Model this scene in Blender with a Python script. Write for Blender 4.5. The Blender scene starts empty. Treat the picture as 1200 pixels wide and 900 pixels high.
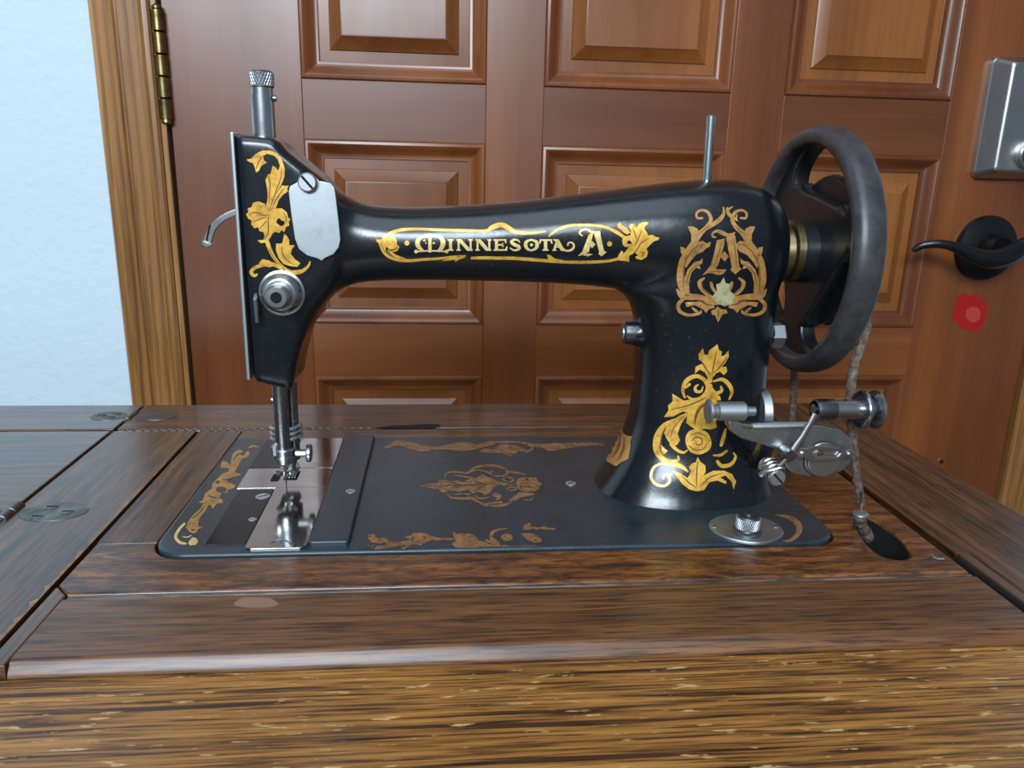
import bpy, bmesh, math, random
from mathutils import Vector, Matrix
from mathutils.bvhtree import BVHTree
from mathutils.geometry import delaunay_2d_cdt
S = bpy.context.scene
random.seed(4)
PI = math.pi
T = .75                                   # table top height

# ---------------------------------------------------------------- camera
FPX = 907.83
CAM = Vector((0, 0, T + .19384))
def cam_axes(yaw, pitch, roll):
    f = Vector((math.sin(yaw)*math.cos(pitch), math.cos(yaw)*math.cos(pitch), -math.sin(pitch)))
    r = Vector((math.cos(yaw), -math.sin(yaw), 0)); u = r.cross(f)
    c, s = math.cos(roll), math.sin(roll)
    return c*r + s*u, -s*r + c*u, f
AR, AU, AF = cam_axes(.09624, .26805, .02468)
cd = bpy.data.cameras.new('camera'); cam = bpy.data.objects.new('camera', cd); S.collection.objects.link(cam)
cd.sensor_width = 36; cd.lens = FPX/1200*36; cd.clip_start = .01
cd.dof.use_dof = True; cd.dof.focus_distance = .47; cd.dof.aperture_fstop = 32
M = Matrix((AR, AU, -AF)).transposed().to_4x4(); M.translation = CAM; cam.matrix_world = M
S.camera = cam
# ---------------------------------------------------------------- world, lights, exposure
w = bpy.data.worlds.new('world'); S.world = w; w.use_nodes = True
w.node_tree.nodes['Background'].inputs[0].default_value = (.50, .62, .78, 1)
w.node_tree.nodes['Background'].inputs[1].default_value = .27
def area(name, loc, target, sx, sy, power, col):
    l = bpy.data.lights.new(name, 'AREA'); l.shape = 'RECTANGLE'; l.size = sx; l.size_y = sy; l.energy = power; l.color = col
    o = bpy.data.objects.new(name, l); S.collection.objects.link(o); o.location = loc
    o.rotation_euler = (Vector(target) - Vector(loc)).to_track_quat('-Z', 'Y').to_euler(); return o
area('window_light', (-.50, -1.50, 1.83), (-.1, .6, .9), 1.2, .55, 60, (.76, .89, 1))
area('ceiling_bounce_fill', (-.2, -.35, 2.45), (-.1, .5, .8), 1.3, 1.3, 12, (.72, .86, 1))  # added fill in place of ceiling bounce, for sheen on upper surfaces
S.view_settings.view_transform = 'Standard'; S.view_settings.look = 'None'
S.view_settings.exposure = 0; S.view_settings.gamma = 1

# ---------------------------------------------------------------- helpers
def W(px, py, Y):                         # photograph point -> world point at distance Y
    d = AF + AR*((px-600)/FPX) - AU*((py-450)/FPX)
    return CAM + d*(Y/d.y)
def P(px, py, z=T):                       # photograph point -> world point at height z
    d = AF + AR*((px-600)/FPX) - AU*((py-450)/FPX)
    return CAM + d*((z-CAM.z)/d.z)
def link(name, me, mat, parent=None):
    o = bpy.data.objects.new(name, me); S.collection.objects.link(o)
    if mat is not None: me.materials.append(mat)
    if parent: o.parent = parent
    return o
def obj(name, bm, mat, parent=None, smooth=False, ang=.6):
    bmesh.ops.recalc_face_normals(bm, faces=bm.faces)
    for f in bm.faces: f.smooth = smooth
    if smooth:
        for e in bm.edges:
            if len(e.link_faces) == 2 and e.calc_face_angle(0) > ang: e.smooth = False
    me = bpy.data.meshes.new(name); bm.to_mesh(me); bm.free()
    o = link(name, me, mat, parent)
    if smooth: wn = o.modifiers.new('wn', 'WEIGHTED_NORMAL'); wn.keep_sharp = True; wn.weight = 70
    return o
def tag(o, label=None, cat=None, kind=None, group=None):
    if label: o['label'] = label
    if cat: o['category'] = cat
    if kind: o['kind'] = kind
    if group: o['group'] = group
    return o
def empty(name, loc=(0, 0, 0)):
    o = bpy.data.objects.new(name, None); S.collection.objects.link(o); o.location = loc; o.empty_display_size = .02; return o
def bx(x0, x1, y0, y1, z0, z1, b=0, bm=None, seg=2):
    own = bmesh.new()
    bmesh.ops.create_cube(own, size=1)
    for v in own.verts:
        v.co = Vector((x0 if v.co.x < 0 else x1, y0 if v.co.y < 0 else y1, z0 if v.co.z < 0 else z1))
    if b: bmesh.ops.bevel(own, geom=own.edges[:], offset=b, segments=seg, affect='EDGES', profile=.5)
    if bm is None: return own
    me = bpy.data.meshes.new('t'); own.to_mesh(me); own.free(); bm.from_mesh(me); bpy.data.meshes.remove(me); return bm
def cr(pts, closed=False, n=6):           # Catmull-Rom through points of any dimension
    out = []; m = len(pts)
    rng = range(m if closed else m-1)
    g = (lambda i: pts[i % m]) if closed else (lambda i: pts[max(0, min(m-1, i))])
    for i in rng:
        a, b, c, d = g(i-1), g(i), g(i+1), g(i+2)
        for k in range(n):
            t = k/n
            out.append(tuple(.5*((2*q) + (-p+r)*t + (2*p-5*q+4*r-s)*t*t + (-p+3*q-3*r+s)*t**3) for p, q, r, s in zip(a, b, c, d)))
    if not closed: out.append(tuple(pts[-1]))
    return out
def tube(pts, r, n=10, bm=None, cap=True):
    bm = bm or bmesh.new(); rings = []; pts = [Vector(p) for p in pts]
    up = Vector((0, 0, 1))
    for i, p in enumerate(pts):
        t = (pts[min(i+1, len(pts)-1)] - pts[max(i-1, 0)]).normalized()
        a = t.cross(up) if abs(t.dot(up)) < .95 else t.cross(Vector((0, 1, 0)))
        if i and a.dot(pa) < 0: a = -a
        a.normalize(); pa = a; b = t.cross(a)
        rr = r[i] if isinstance(r, (list, tuple)) else r
        ra, rb = rr if isinstance(rr, tuple) else (rr, rr)
        rings.append([bm.verts.new(p + a*ra*math.cos(2*PI*k/n) + b*rb*math.sin(2*PI*k/n)) for k in range(n)])
    for A, B in zip(rings, rings[1:]):
        for k in range(n): bm.faces.new((A[k], A[(k+1) % n], B[(k+1) % n], B[k]))
    if cap: bm.faces.new(rings[0]); bm.faces.new(rings[-1])
    return bm
def lathe(prof, origin, axis='x', n=40, bm=None, sgn=1, wob=None):
    """prof = [(distance along axis, radius)]"""
    bm = bm or bmesh.new(); o = Vector(origin); rings = []
    for d, r in prof:
        ring = []
        for k in range(n):
            a = 2*PI*k/n; rr = r + (wob(k) if wob and r > 0 else 0)
            c, s = rr*math.cos(a), rr*math.sin(a); d_ = d*sgn
            ring.append(bm.verts.new(o + (Vector((d_, c, s)) if axis == 'x' else Vector((c, d_, s)) if axis == 'y' else Vector((c, s, d_)))))
        rings.append(ring)
    for A, B in zip(rings, rings[1:]):
        for k in range(n): bm.faces.new((A[k], A[(k+1) % n], B[(k+1) % n], B[k]))
    bm.faces.new(rings[0]); bm.faces.new(rings[-1])
    return bm
def cdt(polys, holes=()):                 # triangulate 2D outlines with holes
    vs = []; es = []
    for pl in list(polys)+list(holes):
        b = len(vs); vs += [Vector(p[:2]) for p in pl]; es += [(b+i, b+(i+1) % len(pl)) for i in range(len(pl))]
    v, e, f, *_ = delaunay_2d_cdt(vs, es, [], 0, 1e-7)
    def inside(p, pl):
        c = False; j = len(pl)-1
        for i in range(len(pl)):
            if (pl[i][1] > p[1]) != (pl[j][1] > p[1]) and p[0] < (pl[j][0]-pl[i][0])*(p[1]-pl[i][1])/(pl[j][1]-pl[i][1])+pl[i][0]: c = not c
            j = i
        return c
    fs = []
    for t in f:
        c = (v[t[0]]+v[t[1]]+v[t[2]])/3
        if any(inside(c, pl) for pl in polys) and not any(inside(c, h) for h in holes): fs.append(t)
    return v, fs
def plate(polys, holes, f3, off, bevel=0, bm=None):
    """extrude a 2D outline: f3 maps (u,v)->Vector, off = thickness vector from the far to the near face"""
    v, fs = cdt(polys, holes); own = bmesh.new()
    vv = [own.verts.new(f3(p[0], p[1])) for p in v]
    for t in fs: own.faces.new([vv[i] for i in t])
    bmesh.ops.delete(own, geom=[x for x in own.verts if not x.link_faces], context='VERTS')
    r = bmesh.ops.extrude_face_region(own, geom=own.faces[:])
    top = [x for x in r['geom'] if isinstance(x, bmesh.types.BMVert)]
    for x in top: x.co += off
    bmesh.ops.recalc_face_normals(own, faces=own.faces)
    if bevel:
        n = off.normalized(); ts = set(top)
        ed = [e for e in own.edges if e.verts[0] in ts and e.verts[1] in ts and e.calc_face_angle(0) > .8]
        bmesh.ops.bevel(own, geom=ed, offset=bevel, segments=3, affect='EDGES', profile=.5)
    if bm is None: return own
    me = bpy.data.meshes.new('t'); own.to_mesh(me); own.free(); bm.from_mesh(me); bpy.data.meshes.remove(me); return bm
def rrect(x0, x1, y0, y1, r, n=8, rs=None):
    rs = rs or (r, r, r, r); out = []
    for (cx, cy, a, q) in ((x0, y0, PI, rs[0]), (x1, y0, 1.5*PI, rs[1]), (x1, y1, 0, rs[2]), (x0, y1, .5*PI, rs[3])):
        sx = 1 if cx == x0 else -1; sy = 1 if cy == y0 else -1
        if q <= 0: out.append((cx, cy)); continue
        for k in range(n+1):
            t = a + k*.5*PI/n; out.append((cx+sx*q+q*math.cos(t), cy+sy*q+q*math.sin(t)))
    return out
def ell(cx, cy, rx, ry, n=24): return [(cx+rx*math.cos(2*PI*k/n), cy+ry*math.sin(2*PI*k/n)) for k in range(n)]

# ---------------------------------------------------------------- materials
def mat(name, col, rough=.5, metal=0, coat=0, build=None, spec=.5, coat_rough=.08):
    m = bpy.data.materials.new(name); m.use_nodes = True; nt = m.node_tree; b = nt.nodes['Principled BSDF']
    b.inputs['Base Color'].default_value = (*col, 1); b.inputs['Roughness'].default_value = rough; b.inputs['Metallic'].default_value = metal
    b.inputs['Coat Weight'].default_value = coat; b.inputs['Coat Roughness'].default_value = coat_rough; b.inputs['Specular IOR Level'].default_value = spec
    if build: build(nt, b)
    return m
def N(nt, t, **kw):
    n = nt.nodes.new(t)
    for k, v in kw.items():
        if k in n.inputs: n.inputs[k].default_value = v
        else: setattr(n, k, v)
    return n
def coords(nt, scale, rot=(0, 0, 0), loc=(0, 0, 0)):
    tc = N(nt, 'ShaderNodeTexCoord'); mp = N(nt, 'ShaderNodeMapping'); mp.inputs['Scale'].default_value = scale
    mp.inputs['Rotation'].default_value = rot; mp.inputs['Location'].default_value = loc
    nt.links.new(tc.outputs['Object'], mp.inputs[0]); return mp.outputs[0]
def noise(nt, co, sc, det=4, rough=.5, dist=0):
    n = N(nt, 'ShaderNodeTexNoise'); n.inputs['Scale'].default_value = sc; n.inputs['Detail'].default_value = det
    n.inputs['Roughness'].default_value = rough; n.inputs['Distortion'].default_value = dist; nt.links.new(co, n.inputs['Vector']); return n.outputs['Fac']
def ramp(nt, fac, stops, interp='LINEAR'):
    r = N(nt, 'ShaderNodeValToRGB'); r.color_ramp.interpolation = interp; e = r.color_ramp.elements
    for i, (p, c) in enumerate(stops):
        x = e[i] if i < 2 else e.new(p); x.position = p; x.color = (*c, 1) if len(c) == 3 else c
    nt.links.new(fac, r.inputs[0]); return r.outputs[0]
def mixc(nt, f, a, b, mode='MIX'):
    m = N(nt, 'ShaderNodeMix', data_type='RGBA', blend_type=mode)
    for s, v in ((0, f), (6, a), (7, b)):
        if hasattr(v, 'node'): nt.links.new(v, m.inputs[s])
        else: m.inputs[s].default_value = v if s == 0 else (*v, 1)
    return m.outputs[2]
def bump(nt, b, h, dist, strength=1.0):
    n = N(nt, 'ShaderNodeBump'); n.inputs['Distance'].default_value = dist; n.inputs['Strength'].default_value = strength
    nt.links.new(h, n.inputs['Height']); nt.links.new(n.outputs[0], b.inputs['Normal'])
def wood(name, dark, mid, light, grain='x', fine=420, broad=38, stretch=.03, rough=.32, coat=.35, fleck=None, contrast=(.36, .5, .64), bd=.00012, arcs=0, seed=0, streak=.55, coat_rough=.15, spec=.5):
    def build(nt, b):
        s = {'x': (stretch, 1, 1), 'y': (1, stretch, 1), 'z': (1, 1, stretch)}[grain]
        co = coords(nt, s, loc=(seed, seed*1.7, seed*.3))
        wide = coords(nt, {'x': (.22, 1, 1), 'y': (1, .22, 1), 'z': (1, 1, .22)}[grain], loc=(seed*2, 0, seed))
        a = noise(nt, co, broad, 5, .6, .4 + arcs); c = noise(nt, co, fine, 4, .62); g = noise(nt, wide, 9, 3, .5)
        col = ramp(nt, a, [(contrast[0], dark), (contrast[1], mid), (contrast[2], light)])
        k_ = min(streak*.5, .93); pores = ramp(nt, c, [(.38, (k_, k_*.93, k_*.88)), (.52, (1, 1, 1))])
        col = mixc(nt, 1.0, col, pores, 'MULTIPLY')
        tone = ramp(nt, g, [(.3, (.78, .76, .76)), (.7, (1.15, 1.13, 1.1))])
        col = mixc(nt, 1.0, col, tone, 'MULTIPLY')
        if arcs:
            wv = N(nt, 'ShaderNodeTexWave', bands_direction={'x': 'Y', 'y': 'X', 'z': 'X'}[grain]); wv.inputs['Scale'].default_value = 34
            wv.inputs['Distortion'].default_value = 5; wv.inputs['Detail'].default_value = 3; wv.inputs['Detail Scale'].default_value = .6
            nt.links.new(wide, wv.inputs['Vector'])
            col = mixc(nt, arcs, col, mixc(nt, 1.0, col, ramp(nt, wv.outputs['Fac'], [(.1, (.25, .2, .2)), (.6, (1.2, 1.15, 1.1))]), 'MULTIPLY'))
        if fleck:
            k = noise(nt, coords(nt, {'x': (.13, .8, 1), 'y': (.8, .13, 1), 'z': (1, 1, .13)}[grain], loc=(3, 1, seed)), fleck[0], 4, .6)
            k = ramp(nt, k, [(fleck[1], (0, 0, 0)), (fleck[1]+.04, (1, 1, 1))])
            col = mixc(nt, k, col, fleck[2])
        nt.links.new(col, b.inputs['Base Color'])
        bump(nt, b, c, bd)
        nt.links.new(ramp(nt, g, [(.3, (rough*.75,)*3), (.7, (rough*1.3,)*3)]), b.inputs['Roughness'])
    return mat(name, mid, rough, 0, coat, build, coat_rough=coat_rough, spec=spec)
TD, TM, TL = (.022, .010, .006), (.085, .034, .014), (.19, .082, .028)
oak_x = wood('dark oak along x', (.045, .019, .008), (.10, .040, .014), (.17, .070, .022), 'x', fine=700, broad=190, stretch=.05, streak=.6, rough=.34)
oak_x2 = wood('border oak', (.10, .038, .013), (.155, .062, .020), (.21, .088, .028), 'x', seed=5, fine=700, rough=.40, broad=230, stretch=.045, streak=.5, coat=.4, coat_rough=.30)
oak_front = wood('surround oak', (.035, .013, .006), (.15, .052, .013), (.27, .095, .020), 'x', seed=2, fine=600, stretch=.2, arcs=.35, broad=150, streak=.6, coat=.5, coat_rough=.22)
oak_y = wood('dark oak along y', (.035, .015, .008), (.10, .042, .016), (.17, .072, .026), 'y', seed=3, fine=700, broad=170, stretch=.05, rough=.35, arcs=.25, coat=.45, coat_rough=.28, streak=.6)
oak_y2 = wood('worn brown oak along y', (.045, .021, .010), (.115, .052, .022), (.19, .088, .036), 'y', seed=7, fine=700, broad=170, stretch=.05, rough=.35, coat=.6, coat_rough=.28, streak=.6)
oak_x3 = wood('leaf oak', (.045, .022, .011), (.11, .052, .024), (.18, .086, .038), 'x', seed=9, fine=700, broad=170, stretch=.05, rough=.33, coat=.8, coat_rough=.26, streak=.6)
oak_pale = wood('worn golden oak', (.055, .020, .006), (.31, .125, .024), (.47, .215, .046), 'x', seed=4, fine=800, broad=300, stretch=.03, rough=.42, coat=.15,
                fleck=(520, .625, (.58, .36, .14)), contrast=(.38, .475, .64), streak=.4)
highlight_bead_m = wood('worn grey highlight bead', (.05, .03, .022), (.12, .075, .055), (.22, .15, .12), 'x', seed=11, fine=700, broad=200, stretch=.1, rough=.3, coat=1, coat_rough=.2, streak=.6)  # grey tone and coat imitate the highlight along the groove
rail_m = mat('brown metal rail', (.20, .12, .075), .4, .6)
door_z = wood('mahogany upright', (.135, .035, .008), (.185, .050, .010), (.26, .078, .014), 'z', fine=260, broad=7, rough=.34, coat=.6, streak=1.85, bd=.00002, coat_rough=.33)
door_x = wood('mahogany level', (.145, .039, .008), (.20, .056, .011), (.27, .084, .016), 'x', fine=260, broad=7, rough=.34, coat=.6, streak=1.85, bd=.00002, seed=2, coat_rough=.33)
door_p = wood('mahogany panel', (.16, .045, .009), (.225, .069, .012), (.31, .105, .020), 'z', fine=240, broad=8, rough=.32, coat=.6, streak=1.85, bd=.00002, seed=6, coat_rough=.33)
trim_oak = wood('honey oak casing', (.33, .15, .042), (.42, .20, .058), (.50, .25, .08), 'z', fine=300, broad=14, rough=.4, coat=.2, arcs=.3, seed=8, streak=1.3)
table_dark = mat('dark underside', (.02, .013, .01), .7)
hole_shade_m = mat('painted hollow shade', (.003, .003, .003), .9)  # near-black colour stands in for shade inside holes, slots and gaps
def b_jap(nt, b):
    co = coords(nt, (1, 1, 1)); f = noise(nt, co, 60, 5, .6)
    nt.links.new(ramp(nt, f, [(.35, (.17,)*3), (.7, (.32,)*3)]), b.inputs['Roughness'])
    sp = noise(nt, co, 420, 3, .6)
    nt.links.new(ramp(nt, sp, [(.66, (.004, .006, .008)), (.76, (.035, .042, .046))]), b.inputs['Base Color'])
    bump(nt, b, noise(nt, co, 75, 5, .65), .00035, .6)
japan = mat('black japanned iron', (.006, .008, .010), .2, 0, .65, b_jap, coat_rough=.24, spec=.4)
def b_wb(nt, b):
    f = noise(nt, coords(nt, (1, 1, 1)), 120, 4, .6)
    nt.links.new(ramp(nt, f, [(.35, (.34,)*3), (.7, (.46,)*3)]), b.inputs['Roughness']); bump(nt, b, f, .0002, .6)
wheel_black = mat('black wheel casting', (.007, .009, .012), .4, 0, .25, b_wb, coat_rough=.22)
def b_bed(nt, b):
    co = coords(nt, (1, 1, 1)); f = noise(nt, co, 26, 5, .6); sp = noise(nt, co, 700, 3, .7)
    base = ramp(nt, f, [(.3, (.011, .020, .027)), (.7, (.026, .044, .056))])
    dust = ramp(nt, sp, [(.60, (0, 0, 0)), (.72, (1, 1, 1))])
    nt.links.new(mixc(nt, dust, base, (.07, .085, .09)), b.inputs['Base Color'])
    nt.links.new(ramp(nt, f, [(.3, (.24,)*3), (.7, (.42,)*3)]), b.inputs['Roughness'])
    bump(nt, b, sp, .00008, .5)
bed_m = mat('worn black bed', (.015, .02, .024), .33, 0, .25, b_bed, coat_rough=.35, spec=.4)
def b_wheel(nt, b):
    f = noise(nt, coords(nt, (1, 1, 1)), 90, 5, .65)
    nt.links.new(ramp(nt, f, [(.3, (.035, .034, .038)), (.7, (.085, .078, .080))]), b.inputs['Base Color']); bump(nt, b, f, .0001, .5)
rim_m = mat('worn wheel rim', (.05, .05, .055), .40, .3, .1, b_wheel, coat_rough=.4)
def metal(name, c1, c2, r1, r2, sc=60):
    def build(nt, b):
        f = noise(nt, coords(nt, (1, 1, 1)), sc, 5, .65)
        nt.links.new(ramp(nt, f, [(.32, c1), (.68, c2)]), b.inputs['Base Color'])
        nt.links.new(ramp(nt, f, [(.3, (r2,)*3), (.7, (r1,)*3)]), b.inputs['Roughness'])
    return mat(name, c2, r1, 1, 0, build)
nickel = metal('worn nickel', (.30, .30, .28), (.62, .64, .64), .22, .4)
nickel_dull = metal('dull nickel', (.40, .42, .42), (.60, .64, .66), .38, .52)
white_m = metal('bright worn screw head', (.6, .6, .6), (.85, .87, .88), .45, .6)
mirror = metal('polished slide plate', (.30, .285, .27), (.42, .40, .39), .06, .15, 30)
dark_steel = metal('dark knurled steel', (.10, .10, .10), (.24, .24, .23), .4, .55)
grimy = metal('grimy nickel', (.24, .23, .21), (.54, .55, .54), .30, .5, 130)
steel = metal('blued steel', (.16, .17, .18), (.36, .38, .40), .2, .35)
brass = metal('old brass', (.20, .14, .06), (.48, .38, .22), .25, .45, 90)
brass_h = metal('antique brass', (.10, .07, .03), (.40, .29, .12), .28, .45, 70)
hplate = metal('tarnished hinge plate', (.14, .13, .11), (.26, .25, .23), .32, .5, 80)
dark_reflection_plate = mat('gloss plate with painted dark reflection', (.004, .004, .005), .16, 0, 0, spec=.22)  # black colour holds the head's dark reflection on these plates
lock_m = metal('satin nickel', (.48, .47, .45), (.58, .57, .55), .3, .36, 40)
black_m = mat('matt black handle', (.008, .008, .009), .3, .3, .2)
def gold_b(c1, c2, c3, th):
    def build(nt, b):
        co = coords(nt, (1, 1, 1)); f = noise(nt, co, 160, 5, .7)
        col = ramp(nt, f, [(.30, c1), (.47, c2), (.66, c3)])
        wear = ramp(nt, noise(nt, co, 420, 4, .7), [(th-.03, (.008, .008, .008)), (th, (1, 1, 1))])
        nt.links.new(mixc(nt, 1.0, col, wear, 'MULTIPLY'), b.inputs['Base Color'])
    return build
gold = mat('gold leaf', (.8, .5, .1), .38, .25, .3, gold_b((.40, .17, .02), (.72, .38, .045), (.90, .56, .10), .34))
gold_pale = mat('pale gold leaf', (.8, .6, .3), .38, .25, .3, gold_b((.55, .33, .07), (.78, .56, .20), (.88, .70, .33), .33))
copper = mat('faded copper leaf', (.35, .16, .06), .5, .1, .1, gold_b((.13, .065, .03), (.25, .12, .05), (.36, .18, .07), .42))
amber = mat('amber leaf', (.5, .25, .06), .45, .15, .2, gold_b((.20, .09, .025), (.40, .19, .045), (.52, .27, .07), .36))
vein = mat('brown leaf shading', (.16, .055, .012), .5)
star_m = mat('greenish worn leaf', (.42, .38, .19), .5, .1, 0, gold_b((.22, .20, .10), (.42, .38, .19), (.5, .46, .26), .3))
japan_flat = mat('black ground', (.005, .006, .007), .2, 0, .5)
def b_wall(nt, b):
    co = coords(nt, (1, 1, 1)); bump(nt, b, noise(nt, co, 95, 4, .55), .0016, .7)
wall_m = mat('pale blue white plaster', (.62, .735, .80), .75, build=b_wall)
def b_leather(nt, b):
    f = noise(nt, coords(nt, (1, 1, 1)), 300, 5, .7)
    nt.links.new(ramp(nt, f, [(.35, (.05, .03, .02)), (.55, (.14, .095, .07)), (.72, (.26, .21, .17))]), b.inputs['Base Color']); bump(nt, b, f, .0006)
leather = mat('worn leather', (.13, .09, .07), .75, build=b_leather)
floor_m = mat('grey brown carpet', (.16, .13, .11), .9, build=lambda nt, b: bump(nt, b, noise(nt, coords(nt, (1, 1, 1)), 500, 4), .004))
iron = mat('cast iron', (.012, .012, .013), .45)
red_m = mat('red paint', (.42, .008, .006), .45)
red_m2 = mat('light red paint', (.55, .05, .04), .45)
stain_m = mat('pale water mark', (.26, .15, .10), .5)

# ---------------------------------------------------------------- room
DY = .80                                   # door face
DX0, DX1 = -.2535, .6580
tag(obj('floor', bx(-2.6, 2.4, -3.2, .86, -.05, 0), floor_m), kind='structure')
wall = tag(obj('wall_back', bx(-2.6, -.300, .807, .95, 0, 2.6), wall_m), kind='structure')
obj('wall_right_of_door', bx(.705, 2.4, .807, .95, 0, 2.6), wall_m, wall); obj('wall_above_door', bx(-.300, .705, .807, .95, 2.06, 2.6), wall_m, wall)
def casing(name, x0, sg, jamb):
    pr = [(0, .8068), (0, .795), (.002, .7925), (.021, .7905), (.0228, .7925), (.0245, .7925), (.0262, .7895), (.045, .7885), (.0475, .791), (.0515, .7915), (.0535, .794), (.0535, .8068)]
    pr = [(x0+sg*a, b) for a, b in pr]
    t = tag(obj(name, plate([pr], [], lambda u, v: Vector((u, v, .0)), Vector((0, 0, 2.11))), trim_oak), kind='structure')
    obj('jamb', bx(jamb[0], jamb[1], .7945, .86, 0, 2.05, .0006), trim_oak, t)
    return t
casing('trim_1', -.3155, 1, (-.2615, -.2562))
casing('trim_2', .7165, -1, (.6605, .6655))
tag(obj('trim_3', bx(-.3155, .7165, .789, .8068, 2.055, 2.11, .002), trim_oak), kind='structure')

door = tag(empty('door_1', (DX0, DY, 0)), 'reddish brown mahogany door of raised square panels', kind='structure')
def dpart(name, bm, m, smooth=False):
    bmesh.ops.translate(bm, verts=bm.verts, vec=-Vector((DX0, DY, 0))); return obj(name, bm, m, door, smooth)
dpart('door_core', bx(DX0+.002, DX1-.002, DY+.018, DY+.04, .012, 2.04), door_p)
PC = [(-.1305, .0450), (.1015, .2895), (.3450, .5220)]        # panel columns
PITCH, PH = .2365, .1815
rows = [T + .0375 + PITCH*k for k in range(-3, 5)]            # panel bottoms
rows = [z for z in rows if z > .1 and z + PH < 2.0]
xs = [DX0] + [v for c in PC for v in c] + [DX1]
for i in range(0, 8, 2):
    dpart('stile', bx(xs[i], xs[i+1], DY, DY+.02, .012, 2.04, .0006), door_z)
for (a, b) in PC:
    lo = .012
    for z in rows + [None]:
        hi = z if z is not None else 2.04
        dpart('rail', bx(a, b, DY+.0001, DY+.02, lo, hi, .0005), door_x); lo = (z or 0) + PH
    def nest(x0, x1, z0, z1, prof):
        bm = bmesh.new(); L = []
        for ins, d in prof:
            L.append([bm.verts.new((x, DY+d, z)) for x, z in ((x0+ins, z0+ins), (x1-ins, z0+ins), (x1-ins, z1-ins), (x0+ins, z1-ins))])
        for A, B in zip(L, L[1:]):
            for k in range(4): bm.faces.new((A[k], A[(k+1) % 4], B[(k+1) % 4], B[k]))
        return bm, L
    for z in rows:
        bm, L = nest(a, b, z, z+PH, [(0, .014), (0, -.0005), (.0012, -.0022), (.0035, -.0028), (.006, -.0015), (.0085, .0018), (.0115, .0050), (.0145, .0064), (.0165, .0062), (.0172, .0095), (.0172, .014)])
        dpart('panel_moulding', bm, door_z, True)
        bm, L = nest(a, b, z, z+PH, [(.017, .016), (.017, .0085), (.0265, .0080), (.0272, .0060), (.0295, .0048), (.0375, -.0005), (.0385, -.0022), (.040, -.0026)])
        bm.faces.new(L[-1]); dpart('raised_panel', bm, door_p, True)
# hinge
for hz in (T+.230, .25):
    h = obj('hinge', lathe([(0, .0001), (.0008, .0035), (.002, .0048), (.0045, .0048), (.006, .0040)], (0, 0, 0), 'z', 20), brass_h, None, True)
    h.parent = door; h.location = (-.2558-DX0, DY-.0052-DY, hz-.002)
    for k in range(5):
        obj('knuckle', lathe([(0, .0042), (.0008, .0055), (.0180, .0055), (.0188, .0042)], (0, 0, .0045+k*.0192), 'z', 20), brass_h, h, True)
    obj('hinge_leaf', bx(-.0012, .0012, .002, .03, .004, .10), brass_h, h)
    obj('finial', lathe([(0, .0045), (.002, .0045), (.004, .002)], (0, 0, .1005), 'z', 16), brass_h, h, True)
# lock plate
lx0, lx1, lz0, lz1 = .5560, .6440, T+.1985, T+.3170
bm = bmesh.new(); L = []
for ins, d in ((0, 0), (0, -.007), (.0015, -.0085), (.0085, -.0225), (.011, -.0242), (.013, -.0246)):
    q = rrect(lx0+ins, lx1-ins, lz0+ins*.7, lz1-ins*.7, max(.002, .007-ins*.3), 4)
    L.append([bm.verts.new((x, DY+d, z)) for x, z in q])
for A, B in zip(L, L[1:]):
    for k in range(len(A)): bm.faces.new((A[k], A[(k+1) % len(A)], B[(k+1) % len(A)], B[k]))
bm.faces.new(L[-1])
lock = tag(dpart('deadbolt_cover', bm, lock_m, True), 'satin nickel deadbolt cover')
bm = lathe([(0, .0165), (.003, .0165), (.0045, .015), (.0046, .0128), (.003, .012)], (.6020-DX0, -.0244, T+.2235), 'y', 36, sgn=-1)
obj('turn_ring', bm, lock_m, lock, True)
bm = lathe([(0, .0118), (.010, .0112), (.012, .0095)], (.6020-DX0, -.0264, T+.2235), 'y', 30, sgn=-1)
bx(.6020-DX0-.0035, .6020-DX0+.0035, -.048, -.034, T+.2235-.011, T+.2235+.011, .0015, bm)
obj('thumb_turn', bm, lock_m, lock, True)
hd = tag(dpart('lever_handle', lathe([(0, .0345), (.004, .0345), (.0065, .033), (.0085, .027), (.0105, .020), (.011, .016), (.024, .0135), (.028, .013)], (.5880, DY, T+.1260), 'y', 44, sgn=-1), black_m, True), 'black curved lever handle on round rose')
lp = [(1069, 294, .762, .0020), (1074, 291, .761, .0034), (1084, 287, .758, .0040), (1104, 286, .753, .0045), (1124, 291, .750, .0056), (1142, 299, .748, .0078), (1160, 304, .747, .0098), (1178, 301, .749, .0105), (1192, 294, .752, .0110), (1201, 288, .757, .0095), (1206, 285, .760, .005)]
q = cr([(*W(a, b, c), r) for a, b, c, r in lp], n=4)
bm = tube([Vector(v[:3])-Vector((DX0, DY, 0)) for v in q], [(v[3]*.75, v[3]) for v in q], 14)
obj('lever', bm, black_m, hd, True)
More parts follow.
